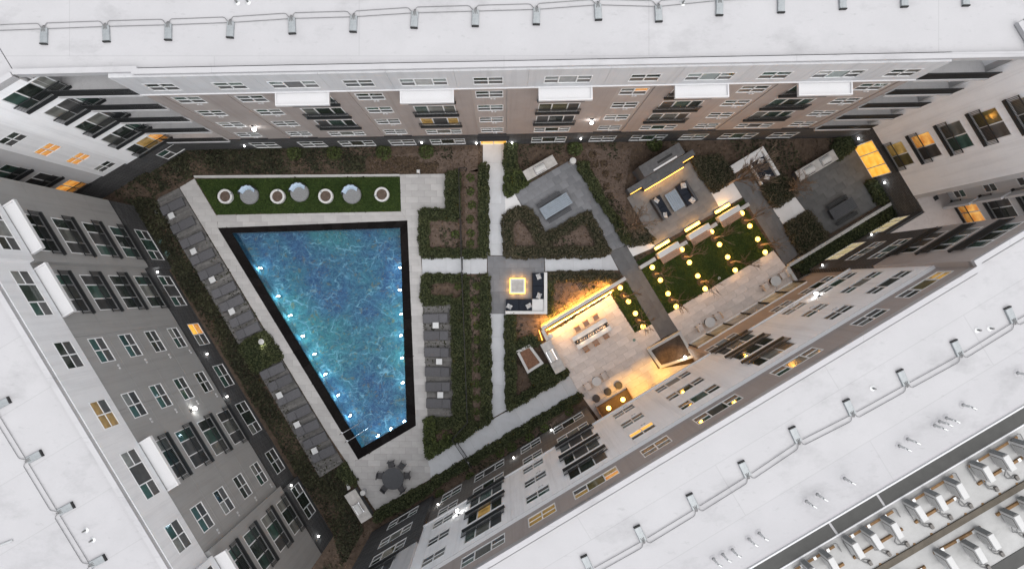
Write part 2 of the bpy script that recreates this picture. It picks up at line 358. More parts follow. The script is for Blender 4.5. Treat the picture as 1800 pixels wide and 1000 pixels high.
class Fac:
    def __init__(s, bld, A, B, ups=UPS):
        s.o = Vector(A); d = Vector(B) - s.o; s.L = d.length; s.x = d / s.L; s.n = Vector((-s.x.y, s.x.x)); s.rz = math.atan2(s.x.y, s.x.x)
        s.b = bld; s.zones = []; s.wins = []; s.ups = ups
    def u(s, px, py, yo=0.0):
        g = Vector(((px - CX) / PXM, (CY - py) / PXM)); t = (s.n.dot(s.o) + yo) / s.n.dot(g); return s.x.dot(g * t - s.o)
    def ug(s, x, y):    # u of a ground point given in photo px from the camera foot
        return s.x.dot(Vector((x / PXM, -y / PXM)) - s.o)
    def uz(s, px, py, yo=0.0):
        g = Vector(((px - CX) / PXM, (CY - py) / PXM)); t = (s.n.dot(s.o) + yo) / s.n.dot(g); return s.x.dot(g * t - s.o), H * (1 - t)
    def w(s, u, y, z):
        p = s.o + s.x * u + s.n * y; q = s.b.location; return (p.x - q.x, p.y - q.y, z - q.z)
    def world(s, u, y, z):
        p = s.o + s.x * u + s.n * y; return (p.x, p.y, z)
    def zone(s, u0, u1, z0, z1, m, yo=0.0, name='wall'):
        s.zones.append([min(u0, u1), max(u0, u1), z0, z1, m, yo, name])
    def win(s, kind, u, z, w=1.65, h=1.4, lit=None): s.wins.append((kind, u, z, w, h, lit))
    def balcony(s, u, z, w, dep=0.15, lit=None, door=True, dw=2.6, kind='S'):
        yo = s.yoff(u, z + 0.3)
        if door: s.win(kind, u, z + 0.12, dw, 2.1, lit)
        mb = MB().box(-w / 2, w / 2, 0.002, dep, -0.16, 0.0)
        p = part('balcony', mb, 'rail_metal', s.b, s.w(u, yo, z + 0.06), s.rz)
        ob('railing', rail_mesh(w, dep), p)
    def yoff(s, u, z):
        for q in s.zones:
            if q[0] <= u <= q[1] and q[2] <= z <= q[3]: return q[5]
        return 0.0
    def canopy(s, u, z, w, dep=0.75):
        yo = s.yoff(u, z)
        mb = MB().box(-w / 2, w / 2, 0.003, dep, -0.18, 0.0)
        c = part('canopy', mb, 'white_trim', s.b, s.w(u, yo, z), s.rz)
        r = MB(); r.box(-w / 2, w / 2, dep - .09, dep, 0, .09).box(-w / 2, -w / 2 + .09, .003, dep - .09, 0, .09).box(w / 2 - .09, w / 2, .003, dep - .09, 0, .09)
        part('canopy_rim', r, 'white_trim', c)
    def build(s):
        for (u0, u1, z0, z1, m, yo, name) in s.zones:
            hs_ = [(u - w / 2, u + w / 2, z, z + h) for (k, u, z, w, h, l) in s.wins if u - w / 2 < u1 and u + w / 2 > u0 and z < z1 and z + h > z0]
            us = sorted({round(v, 4) for v in [u0, u1] + [q for a in hs_ for q in a[:2] if u0 < q < u1]})
            zs = sorted({round(v, 4) for v in [z0, z1] + [q for a in hs_ for q in a[2:] if z0 < q < z1]})
            mb = MB()
            for i in range(len(us) - 1):
                for j in range(len(zs) - 1):
                    cu, cz = (us[i] + us[i + 1]) / 2, (zs[j] + zs[j + 1]) / 2
                    if any(a[0] < cu < a[1] and a[2] < cz < a[3] for a in hs_): continue
                    mb.add([(us[i], yo, zs[j]), (us[i + 1], yo, zs[j]), (us[i + 1], yo, zs[j + 1]), (us[i], yo, zs[j + 1])], [(1, 0, 3, 2)])
            yb = -0.4
            mb.add([(u0, yo, z0), (u1, yo, z0), (u1, yb, z0), (u0, yb, z0)], [(0, 1, 2, 3)]); mb.add([(u0, yo, z1), (u1, yo, z1), (u1, yb, z1), (u0, yb, z1)], [(3, 2, 1, 0)])
            mb.add([(u0, yo, z0), (u0, yb, z0), (u0, yb, z1), (u0, yo, z1)], [(0, 1, 2, 3)]); mb.add([(u1, yo, z0), (u1, yb, z0), (u1, yb, z1), (u1, yo, z1)], [(3, 2, 1, 0)])
            part(name, mb, m, s.b, s.w(0, 0, 0), s.rz)
        for (kind, u, z, w, h, lit) in s.wins:
            yo = s.yoff(u, z + h / 2)
            me, panes = frame_mesh(kind, w, h)
            f = ob('window', me, s.b, s.w(u, yo, z), s.rz)
            litp = lit if isinstance(lit, (tuple, list)) else None
            up = random.choice(s.ups); fx = random.choice(['pane_dark', 'pane_screen', 'pane_blind', 'pane_green', 'pane_dark'])
            for k, (x0, x1, a, b, pos) in enumerate(panes):
                m = {'up': up if random.random() < .8 else 'pane_blind', 'low': 'pane_screen', 'fix': fx if kind == 'T' else random.choice(['pane_dark', 'pane_screen', 'pane_green', 'pane_dark', 'pane_blind'])}[pos]
                if litp: m = litp[k % len(litp)] or m
                elif lit: m = lit
                ob('pane', pane_mesh(x1 - x0, b - a, m), f, ((x0 + x1) / 2, -0.032, a))
            if lit: f['label'] = 'lit window'
    def vent(s, u, z):
        if 'v' not in RAIL_CACHE: RAIL_CACHE['v'] = MB().bbox(-.16, -.02, .0, .05, 0, .16, .01).bbox(.04, .16, .0, .05, .02, .16, .01).mesh('vent', 'grey_light')
        ob('vent', RAIL_CACHE['v'], s.b, s.w(u, s.yoff(u, z) + .002, z), s.rz)
    def trim(s, u0, u1, z, m='white_trim', y0=0.0, y1=0.1, h=0.14, name='trim'):
        part(name, MB().box(u0, u1, y0, y1, z, z + h), m, s.b, s.w(0, 0, 0), s.rz)
def roof(bld, pts, edges, rm='roof_membrane'):
    # pts: world xy outline; edges: index pairs that carry a parapet
    L = bld.location
    poly = [(p[0] - L.x, p[1] - L.y) for p in pts]
    r = part('roof', MB().prism(poly, ZR - .25, ZR), rm, bld)
    if area(poly) < 0: pass
    mb = MB(); cc = MB()
    sgn = 1 if area(poly) > 0 else -1
    n = len(poly)
    def off(i, d):  # inward offset line
        p, q = Vector(poly[i]), Vector(poly[(i + 1) % n]); t = (q - p).normalized(); m = Vector((-t.y, t.x)) * sgn
        return p + m * d, t
    def inter(i, di, j, dj):
        p, t = off(i, di); q, s = off(j, dj); den = t.x * s.y - t.y * s.x
        if abs(den) < 1e-6: return q
        k = ((q.x - p.x) * s.y - (q.y - p.y) * s.x) / den; return p + t * k
    for i in edges:
        pi, ni = (i - 1) % n, (i + 1) % n
        dp = .22 if pi in edges else 0; dn = .22 if ni in edges else 0
        a, b = Vector(poly[i]), Vector(poly[ni])
        c = inter(i, .22, ni, dn); d = inter(pi, dp, i, .22)
        mb.prism([tuple(a), tuple(b), tuple(c), tuple(d)], ZR, ZP - .04)
        ep = .25 if pi in edges else 0; en = .25 if ni in edges else 0
        a2, b2 = inter(pi, -.04 if pi in edges else 0, i, -.04), inter(i, -.04, ni, -.04 if ni in edges else 0)
        c2 = inter(i, .25, ni, en); d2 = inter(pi, ep, i, .25)
        cc.prism([tuple(a2), tuple(b2), tuple(c2), tuple(d2)], ZP - .04, ZP)
    pr = part('parapet', mb, 'roof_membrane', r)
    part('coping', cc, 'roof_membrane', r)
    return r
def rel(x, y): return (x / PXM, -y / PXM)
def nline(x): return rel(x, -246 - .0195 * x)
IX = -554.9; JX = 603.5
# --- north wing
nb = thing('apartment_building', 'long north apartment wing with taupe middle storeys and white boxed canopies facing the courtyard', 'building', (*rel(0, -260), 0))
fn = Fac(nb, nline(JX), nline(IX))
uR, uL = fn.ug(510, -256), fn.ug(-451, -237)
NCOL = [(285, 150, 'D'), (405, 148, 'D'), (517, 146, 'T'), (631, 144, 'D'), (745, 142, 'T'), (858, 139, 'D'), (998, 137, 'T'), (1134, 133, 'D'), (1248, 131, 'T'), (1362, 129, 'D'), (1475, 126, 'T'), (1588, 124, 'D')]
ncol = sorted([(fn.u(x, y), k) for x, y, k in NCOL])
# white top storey in jointed panels
cuts = [uR] + [(ncol[i][0] + ncol[i + 1][0]) / 2 for i in range(len(ncol) - 1)] + [uL]
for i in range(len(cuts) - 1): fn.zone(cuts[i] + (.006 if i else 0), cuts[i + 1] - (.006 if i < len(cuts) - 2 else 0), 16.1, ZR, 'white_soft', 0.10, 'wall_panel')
edges_ = []
for u, k in ncol:
    if k == 'D': edges_.append((u - 1.05, u + 1.05))
prev = uR
for a, b in edges_:
    fn.zone(prev, a, 3.7, 16.02, 'taupe_stucco', 0.0, 'wall_panel'); fn.zone(a, b, 3.7, 16.02, 'taupe_light', -0.06, 'wall_panel'); prev = b
fn.zone(prev, uL, 3.7, 16.02, 'taupe_stucco', 0.0, 'wall_panel')
fn.zone(0, fn.L, 0, 3.62, 'dark_brick', 0.0, 'ground_storey_wall')
fn.trim(uR, uL, 16.02, 'white_trim', -0.3, 0.16, 0.08); fn.trim(0, fn.L, 3.62, 'black_metal', -0.3, 0.05, 0.08)
udoor = fn.ug(-18, -246)
for i, (u, k) in enumerate(ncol):
    fn.win('D' if k == 'D' else 'T', u, 16.72, 1.65 if k == 'D' else 2.6, 1.32)
    if k == 'D':
        for f in (1, 2, 3, 4): fn.vent(u - .2, FL[f] + .2); fn.win('D', u, FL[f] + .5, 1.65, 1.4, None if not (f == 4 and abs(u - fn.u(1120, 160)) < 1) else ('pane_lit_orange', None, None, None))
        if abs(u - udoor) > 2: fn.win('D', u, .45, 2.0, 1.9)
    else:
        fn.win('T', u, FL[1] + .5, 2.6, 1.4)
        for f in (2, 3, 4):
            lit = (('pane_lit_amber', 'pane_screen', 'pane_lit_amber') if (f == 2 and abs(u - fn.u(745, 142)) < 1) else ('pane_screen', 'pane_tan', 'pane_tan') if (f == 3 and abs(u - fn.u(998, 137)) < 1) else None)
            fn.balcony(u, FL[f], 2.9, 0.15, lit)
        fn.canopy(u, 15.9, 3.05, 0.85)
        fn.win('T', u, .45, 2.7, 1.9)
# entrance doors with lit transom
fn.win('S2', udoor, 0.02, 2.1, 2.75, 'pane_lit_yellow')
fn.build()
part('door_canopy', MB().box(-1.2, 1.2, 0.002, .35, 2.9, 3.0), 'black_metal', nb, fn.w(udoor, 0, 0), fn.rz)
# recessed corner balconies at both ends
for (u0, u1, side) in ((0.15, uR, 'e'), (uL, fn.L - .1, 'w')):
    wv = u1 - u0; uc = (u0 + u1) / 2
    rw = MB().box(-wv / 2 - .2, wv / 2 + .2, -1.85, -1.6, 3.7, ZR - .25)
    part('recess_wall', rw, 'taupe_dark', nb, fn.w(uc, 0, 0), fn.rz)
    for f in range(1, 6):
        sl_ = part('corner_balcony', MB().box(-wv / 2, wv / 2, -1.6, 0.16, -0.3, 0), 'grey_light', nb, fn.w(uc, 0, FL[f] + (.02 if f == 1 else 0)), fn.rz)
        ob('railing', rail_mesh(wv - .02, 0.1), sl_, (0, 0.04, 0))
        me, panes = frame_mesh('S', 2.4, 2.1); fr = ob('window', me, nb, fn.w(uc, -1.55, FL[f] + .1), fn.rz)
        for x0, x1, a, b, pos in panes: ob('pane', pane_mesh(x1 - x0, b - a, 'pane_lit_orange' if (side == 'w' and f == 1) else random.choice(['pane_dark', 'pane_screen'])), fr, ((x0 + x1) / 2, -.02, a))
        part('soffit_fin', MB().box(-.1, .1, -1.6, -0.2, .02, 2.8), 'grey_light', nb, fn.w(u0 + .1 if side == 'e' else u1 - .1, 0, FL[f]), fn.rz)
I_, J_ = nline(IX), nline(JX)
nd = Vector((-0.5165, 0.8563))
roof(nb, [nline(1150), nline(-420), (nline(-420)[0], nline(-420)[1] + .12), (nline(IX)[0], nline(IX)[1] + .1), tuple(Vector(I_) + nd * 28), (nline(1150)[0], 40)], [0, 1, 2])
# --- north-west wing (faces south-east)
nw = thing('apartment_building', 'white north-west apartment wing with stacked black balconies beside a narrow side passage', 'building', (*rel(*[(-560 * E1[0] - 488 * NS[0]), (-560 * E1[1] - 488 * NS[1])]), 0))
aI = IX * E1[0] + (-246 - .0195 * IX) * E1[1]
fa = Fac(nw, RP(aI, -488), RP(aI - 900, -488))
uAB = fa.ug(-617, -196); uBC = fa.ug(-649.6, -182)
uC2 = uBC + 14
fa.zone(0, uAB, 3.7, ZR, 'white_bright', 0.0, 'wall_panel'); fa.zone(0, uAB + .2, 0, 3.7, 'dark_brick', -0.02, 'ground_storey_wall')
fa.zone(uAB, uBC + .4, 3.7, ZR, 'white_stucco', -0.12, 'wall_panel'); fa.zone(uAB + .2, uC2, 0, 3.7, 'dark_brick', -0.25, 'ground_storey_wall')
fa.zone(uBC + .4, uC2, 3.7, ZR, 'grey_light', -0.2, 'wall_panel')
for f, (px, py) in zip((5, 4, 3, 2, 1), ((72, 168), (140, 192), (196, 220), (240, 243), (284, 262))):
    u = fa.u(px, py); fa.balcony(min(u, 4.6), FL[f], 2.9, 0.15, ('pane_lit_orange', 'pane_lit_amber', 'pane_dark') if f == 1 else None)
fa.win('T', fa.u(320, 266), .5, 2.6, 1.9)
uB = fa.u(107, 251)
for f in (1, 2, 3, 4, 5): fa.win('D', uAB + .9 if False else (uAB + uBC + .4) / 2, FL[f] + .6, 1.25, 1.3, 'pane_lit_orange' if f in (2, 3) else None)
for f in (1, 2, 3, 4, 5):
    uc = uBC + 2.9
    fa.balcony(uc, FL[f], 2.8, 0.15, 'pane_lit_orange' if f == 1 else None)
    fa.win('D', uBC + 6.0, FL[f] + .6, 1.3, 1.3)
    part('fin', MB().box(-.1, .1, -.15, .95, 0, 2.9), 'white_trim', nw, fa.w(uBC + 4.6, 0, FL[f] + .1), fa.rz)
fa.build()
pf = Vector(RP(aI, -488)); pl = Vector(RP(aI - 900, -488))
roof(nw, [tuple(pl), tuple(pf), tuple(pf + nd * 28), tuple(pl + nd * 28)], [0])
# --- west wing
wb = thing('apartment_building', 'grey west apartment wing along the sun loungers with white top storey and three boxed canopies', 'building', (*RP(-500, -100), 0))
WU = ['pane_green', 'pane_green', 'pane_dark']
wcol = dict()
def wfac(a, b0, b1): return Fac(wb, RP(a, b0), RP(a, b1), WU)
fwa, fwb, fwc = wfac(-484, -453, -326), wfac(-491, -326, 100), wfac(-484, 100, 223)
for f, e0, e1 in ((fwa, -.02, 0), (fwb, 0, 0), (fwc, 0, .02)):
    nsp = max(1, round(f.L / 4.9))
    for ip in range(nsp):
        for z0_, z1_ in ((3.7, 6.79), (6.81, 9.89), (9.91, 12.99), (13.01, 16.02)): f.zone(f.L * ip / nsp + (.008 if ip else 0), f.L * (ip + 1) / nsp - (.008 if ip < nsp - 1 else 0), z0_, z1_, 'grey_stucco', 0, 'wall_panel')
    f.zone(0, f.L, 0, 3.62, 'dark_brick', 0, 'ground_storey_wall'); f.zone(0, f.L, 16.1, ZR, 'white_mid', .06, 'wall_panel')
    f.trim(0, f.L, 16.02, 'joint_dark', -0.3, 0.02, 0.08); f.trim(0, f.L, 3.62, 'black_metal', -.3, .04, .08)
    part('return_wall', MB().box(-.32, 0, -.6, -.002, 3.7, 16.02), 'grey_stucco', wb, f.w(0, 0, 0), f.rz) if f is fwc else None
for f, uc_list in ((fwa, [fwa.u(220, 426)]), (fwb, [fwb.u(263, 512), fwb.u(409, 748)]), (fwc, [fwc.u(513, 901)])):
    for uc in uc_list:
        for k in (1, 2, 3, 4): f.balcony(uc, FL[k], 3.0, 0.15)
        f.canopy(uc, 15.9, 3.2, .75)
        f.win('T', uc, .5, 2.7, 2.0); f.win('T', uc, 16.6, 2.9, 1.5)
for pts, lit6, lit1 in (((270, 600), None, ('pane_lit_yellow', 'pane_lit_orange', None, None)), ((321, 683), ('pane_lit_amber', 'pane_screen', 'pane_lit_amber', 'pane_lit_amber'), None), ((454, 832.6), None, None)):
    u = fwb.u(*pts)
    for k in (1, 2, 3, 4): fwb.win('D', u, FL[k] + .5, 1.65, 1.5); fwb.vent(u + 1.25, FL[k] + .55)
    fwb.win('D', u, 16.6, 1.7, 1.5, lit6); fwb.win('D', u, .5, 1.9, 1.9, lit1)
for f in (fwa, fwb, fwc): f.build()
roof(wb, [RP(-484, -453), RP(-484, -326), RP(-491, -326), RP(-491, 100), RP(-484, 100), RP(-484, 223), RP(-1400, 223), RP(-1400, -453)], [0, 1, 2, 3, 4, 5, 7], 'roof_membrane_south')
part('end_wall', MB().prism([RP(-1400, 222), RP(-484.5, 222), RP(-484.5, 222.9), RP(-1400, 222.9)], 0, ZR - .25), 'grey_stucco', wb, tuple(-wb.location))
# --- south wing
sb = thing('apartment_building', 'long south apartment wing with white middle storeys above the lit terrace', 'building', (*RP(100, 300), 0))
fs0, fs, fs2 = Fac(sb, RP(-424, 252), RP(-298.5, 252)), Fac(sb, RP(-298.5, 259), RP(468.5, 259)), Fac(sb, RP(468.5, 252), RP(578, 252))
fs.zone(0, fs.L, 16.1, ZR, 'taupe_stucco', 0.0, 'wall_panel')
uo0, uo1 = fs.u(1043, 742), fs.u(1206, 640)       # open covered bay on the ground
ub0, ub1 = fs.ug(*[(1032 - 886) / 1.02, (716 - 500) / 1.02]), fs.ug(334, 134)
js = [0, fs.u(900, 890), fs.u(985, 800), fs.u(1100, 760), fs.u(1185, 690), fs.u(1300, 640), fs.u(1400, 580), fs.u(1470, 520), fs.L]
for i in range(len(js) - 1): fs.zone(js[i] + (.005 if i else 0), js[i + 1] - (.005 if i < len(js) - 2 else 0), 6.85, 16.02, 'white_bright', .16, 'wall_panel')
fs.trim(0, fs.L, 16.02, 'white_trim', -.3, .2, .08); fs.trim(0, fs.L, 6.7, 'white_trim', -.4, .26, .15)
fs.zone(0, ub0, 0, 6.7, 'warm_brick', 0, 'ground_storey_wall')
fs.zone(ub1, fs.L, 0, 6.7, 'taupe_stucco', 0, 'ground_storey_wall')
SC_ = [(849, 967, 'T', 'B'), (952.5, 902.5, 'D', 'D'), (1047, 847, 'T', 'B'), (1150, 781, 'D', 'D'), (1258, 717, 'T', 'T'), (1394, 634, 'T', 'B'), (1522, 557, 'D', 'D'), (1616, 500, 'T', 'T')]
for i, (px, py, k6, kk) in enumerate(SC_):
    u = fs.u(px, py)
    lit6 = {1: 'pane_lit_amber', 2: ('pane_lit_amber', None, 'pane_tan', 'pane_lit_orange', 'pane_lit_amber'), 7: ('pane_dark', 'pane_screen', 'pane_tan', 'pane_lit_amber', 'pane_lit_amber')}.get(i)
    fs.win(k6, u, 16.75, 2.8 if k6 == 'T' else 1.75, 1.4, lit6)
    for f in (2, 3, 4):
        if kk == 'B': fs.balcony(u, FL[f], 3.0, .15, (None, 'pane_lit_amber', None) if (i == 0 and f == 3) else None)
        elif kk == 'D': fs.vent(u + .3, FL[f] + .18); fs.win('D', u, FL[f] + .5, 1.65, 1.4, (('pane_dark', 'pane_lit_yellow', 'pane_dark', 'pane_lit_yellow') if (i == 3 and f == 4) else None))
        else: fs.win('T', u, FL[f] + .5, 2.7, 1.4)
    if u < ub0 - 1:
        fs.win('T' if k6 == 'T' else 'D', u, FL[1] + .5, 2.6 if k6 == 'T' else 1.65, 1.5); fs.win('T' if k6 == 'T' else 'D', u, .5, 2.7 if k6 == 'T' else 1.8, 1.9)
u = fs.u(781, 917)
for f in (2, 3, 4): fs.win('D', u, FL[f] + .5, 1.65, 1.4)
fs.win('D', u, FL[1] + .5, 1.65, 1.4); fs.win('D', u, .5, 1.8, 1.9); fs.win('D', u, 16.75, 1.75, 1.4)
u7 = fs.u(1431, 550)
for px, py, k in ((1268, 601.6, 'T'), (1366, 537.6, 'D'), (1433, 501, 'T')): fs.win(k, fs.u(px, py), FL[1] + .55, 2.6 if k == 'T' else 1.65, 1.5)
# ground-floor storefront, six glazed bays
uS0, uS1 = fs.ug(326, 108), fs.ug(508, -3)
nbay = 6; bw = (uS1 - uS0) / nbay
stf = MB(); stf.box(uS0, uS1, .003, .14, 0, .12).box(uS0, uS1, .003, .10, 2.55, 2.66)
sfo = part('storefront', stf, 'window_frame', sb, fs.w(0, 0, 0), fs.rz)
for i in range(nbay + 1): part('mullion', MB().box(-.03, .03, .003, .14, .12, 2.55), 'black_metal', sfo, (uS0 + i * bw, 0, 0))
for i in range(nbay): part('pane', MB().box(.06, bw - .06, .01, .05, .13, 2.54), 'glass_store' if i in (0, 1, 4, 5) else 'pane_blind', sfo, (uS0 + i * bw, 0, 0))
fs.build()
# recessed bay behind the terrace
du = ub1 - ub0
part('recess_wall', MB().box(ub0, ub1, -5.2, -5.0, 0, 6.7), 'taupe_stucco', sb, fs.w(0, 0, 0), fs.rz)
part('recess_return', MB().box(ub0 - .25, ub0 - .004, -5.0, -.42, 0, 6.7), 'warm_brick', sb, fs.w(0, 0, 0), fs.rz)
part('recess_return', MB().box(ub1 + .004, ub1 + .25, -5.0, -.42, 0, 6.7), 'taupe_stucco', sb, fs.w(0, 0, 0), fs.rz)
part('soffit', MB().box(ub0, ub1, -5.0, .1, 6.55, 6.69), 'white_stucco', sb, fs.w(0, 0, 0), fs.rz)
for f, cw in ((fs0, 'grey_light'), (fs2, 'taupe_light')):
    f.zone(0, f.L, 0, 9.82, 'dark_brick', 0, 'ground_storey_wall'); f.zone(0, f.L, 9.9, ZR, cw, 0.03, 'wall_panel'); f.trim(0, f.L, 9.82, 'black_metal', -.3, .06, .08)
for px, py in ((690, 912), ): 
    u = fs0.u(px, py)
    for k in (0, 1, 2): fs0.win('T', fs0.L * .56, FL[k] + .6, 2.7, 1.7, ('pane_dark', None, 'pane_tan', None, None) if k == 2 else None)
    for k in (3, 4, 5): fs0.balcony(fs0.L * .5, FL[k], 3.0, .15)
uu = (528 - 468.5) / PXM
fs2.win('T', uu, .5, 2.6, 2.1, 'pane_lit_cream')
for k in (1, 2): fs2.win('T', uu - .3, FL[k] + .5, 2.6, 1.6)
for k in (3, 4, 5): fs2.balcony(uu + .1, FL[k], 3.4, .15)
fs3 = Fac(sb, RP(578.3, 252), RP(650, 252))
fs3.zone(0, fs3.L, 0, 3.62, 'dark_brick', 0, 'ground_storey_wall'); fs3.win('T', (615 - 578) / PXM, .5, 2.4, 2.1, 'pane_lit_cream'); fs3.build()
fs0.build(); fs2.build()
for (f0, uu) in ((fs0, fs0.L), (fs2, 0)):
    x0, x1 = (uu - .3, uu - .004) if uu > 0 else (.004, .3)
    part('return_wall', MB().box(x0, x1, -.55, -.41, 0, ZR - .25), 'grey_stucco', sb, f0.w(0, 0, 0), f0.rz)
roof(sb, [RP(-424, 252), RP(-424, 760), RP(578, 760), RP(578, 252), RP(468.5, 252), RP(468.5, 259), RP(-298.5, 259), RP(-298.5, 252)], [0, 3, 4, 5, 6, 7], 'roof_membrane_south')
part('passage_shade_block', MB().prism([RP(-486, 335), RP(-486, 420), RP(-420, 420), RP(-420, 335)], 0, ZR - .3), 'grey_stucco', sb, tuple(-sb.location))  # unseen block added to keep open sky light off the southwest passage
part('end_wall', MB().prism([RP(577.5, 258.5), RP(577.5, 700), RP(570, 700), RP(570, 258.5)], 0, ZR - .26), 'grey_stucco', sb, tuple(-sb.location))
part('end_wall', MB().prism([RP(-423.5, 258), RP(-423.5, 700), RP(-422, 700), RP(-422, 258)], 0, ZR - .25), 'grey_stucco', sb, tuple(-sb.location))
# --- east wing
eb = thing('apartment_building', 'pale east apartment wing with glowing glazed entrance doors at its dark base', 'building', (*RP(660, 170), 0))
fe = Fac(eb, RP(650, 254), RP(650, 91 - 44)); ff = Fac(eb, RP(699, 330), RP(699, 222))
uEF = fe.ug(670, -144.5); 
fe.zone(uEF, fe.L, 3.7, ZR, 'white_bright', 0.02, 'wall_panel'); fe.zone(0, fe.L, 0, 3.62, 'dark_brick', 0, 'ground_storey_wall'); fe.trim(uEF, fe.L, 3.62, 'black_metal', -.3, .04, .08)
ue = fe.u(1625, 258)
for k, lit in ((1, ('pane_tan', 'pane_lit_amber')), (2, ('pane_screen', 'pane_lit_orange')), (3, None), (4, ('pane_screen', 'pane_tan')), (5, None)):
    fe.balcony(ue, FL[k], 2.3, .15, lit, True, 1.9, 'S2')
ud = (fe.ug(619, -244) + fe.ug(652, -190)) / 2
fe.win('S', ud, .02, 2.9, 2.75, 'pane_lit_yellow')
fe.build()
part('return_wall', MB().box(uEF - .3, uEF - .004, -2.3, 0.0, 3.7, ZR - .25), 'grey_light', eb, fe.w(0, 0, 0), fe.rz)
part('balcony_deck', MB().box(-4.5, -.05, -.05, 3.22, 3.62, 3.72), 'taupe_stucco', eb, fe.w(0, 0, 0), fe.rz)
dk = part('balcony_deck', MB().box(-4.5, uEF - .31, -2.25, -.055, 3.62, 3.72), 'taupe_stucco', eb, fe.w(0, 0, 0), fe.rz)
part('vent', MB().box(-.16, .16, -.16, .16, 0, .05), 'black_metal', dk, (uEF - 1.0, -1.3, 3.72))
ff.zone(0, ff.L, 0, ZR, 'grey_light', 0, 'wall_panel')
uw = ff.u(1683, 335); ub2 = ff.u(1712, 372)
for k in (1, 2, 3, 4, 5):
    ff.win('D', uw, FL[k] + .6, 1.2, 1.2)
    ff.balcony(ub2, FL[k], 2.4, .15, 'pane_lit_orange' if k == 1 else None, True, 2.1, 'S2')
    part('fin', MB().box(-.08, .08, .0, .9, 0, 2.8), 'grey_light', eb, ff.w(uw - .85, 0, FL[k] + .1), ff.rz)
ff.build()
roof(eb, [RP(650, 222), RP(650, 47), RP(1300, 47), RP(1300, 250.5), RP(699, 250.5), RP(699, 222)], [0, 4, 5])

# ---------------------------------------------------------------- ground and hardscape
def gp(pts, z=0.0): return [G(x, y, z) for x, y in pts]
_po = [G(383.5 + 6, 401 + 5), G(716 - 5, 388 + 5), G(731 - 5, 747.5 - 4), G(630 + 1, 807 - 8)]
_gm = MB(); _oc = [(-75, 75), (75, 75), (75, -75), (-75, -75)]
for _k in range(4): _gm.add([(*_oc[_k], 0), (*_oc[(_k + 1) % 4], 0), (*_po[(_k + 1) % 4], 0), (*_po[_k], 0)], [(3, 2, 1, 0)])
soil = struct('ground', _gm, 'soil', 'dark mulched ground of the courtyard beds')
HARD = []   # polygons no plant may grow on
def clip(poly, rect):   # Sutherland-Hodgman, rect = convex polygon ccw
    out = poly
    for i in range(len(rect)):
        a, b = rect[i], rect[(i + 1) % len(rect)]; inp = out; out = []
        if not inp: return []
        def side(p): return (b[0] - a[0]) * (p[1] - a[1]) - (b[1] - a[1]) * (p[0] - a[0])
        for j in range(len(inp)):
            p, q = inp[j], inp[(j + 1) % len(inp)]; sp, sq = side(p), side(q)
            if sp >= 0: out.append(p)
            if (sp >= 0) != (sq >= 0):
                t = sp / (sp - sq); out.append((p[0] + (q[0] - p[0]) * t, p[1] + (q[1] - p[1]) * t))
    return out
def pave(name, polys, tw, th, ang, m, grout='grout', z=0.05, gap=.008, stagger=.5, cap=300, origin=None, label=None, piece='paver', tilt=.0025):
    # a base sheet with single pavers as children; beyond the cap the rest are joined
    HARD.extend(polys)
    base = MB()
    for pz, p in enumerate(polys): base.prism(p, -0.05, z - .02)
    st = struct(name, base, grout, label)
    ca, sa = math.cos(ang), math.sin(ang); tiles = []
    for p in polys:
        o0 = origin or p[0]
        loc = [((x - o0[0]) * ca + (y - o0[1]) * sa, -(x - o0[0]) * sa + (y - o0[1]) * ca) for x, y in p]
        if area(loc) < 0: loc = loc[::-1]
        xs = [q[0] for q in loc]; ys = [q[1] for q in loc]
        j = math.floor(min(ys) / th)
        while j * th < max(ys):
            sh = (j * stagger % 1.0) * tw; i = math.floor((min(xs) - sh) / tw)
            while i * tw + sh < max(xs):
                x0, y0 = i * tw + sh + gap / 2, j * th + gap / 2; x1, y1 = x0 + tw - gap, y0 + th - gap
                c = clip(loc, [(x0, y0), (x1, y0), (x1, y1), (x0, y1)])
                if len(c) >= 3:
                    A = abs(area(c))
                    if A > .012: tiles.append((A, c, (x0 + x1) / 2, (y0 + y1) / 2, A > (tw - gap) * (th - gap) * .999, o0))
                i += 1
            j += 1
    tiles.sort(key=lambda t: -t[0])
    full = None
    for t in tiles[:cap]:
        A, c, cx, cy, isf, o0 = t; dz = random.uniform(-tilt, tilt)
        wx, wy = o0[0] + cx * ca - cy * sa, o0[1] + cx * sa + cy * ca
        if isf:
            if full is None: full = MB().bbox(-(tw - gap) / 2, (tw - gap) / 2, -(th - gap) / 2, (th - gap) / 2, -.03, 0, .004).mesh(piece, m)
            ob(piece, full, st, (wx, wy, z + dz), ang)
        else: part(piece, MB().prism([(x - cx, y - cy) for x, y in c], -.03, 0), m, st, (wx, wy, z + dz), ang)
    if len(tiles) > cap:
        mb = MB()
        for A, c, cx, cy, isf, o0 in tiles[cap:]:
            dz = random.uniform(-tilt, tilt); mb.prism([(o0[0] + x * ca - y * sa, o0[1] + x * sa + y * ca) for x, y in c], z - .03, z + dz)
        tag(part('paving', mb, m, st), kind='stuff')
    return st
A30 = ROT
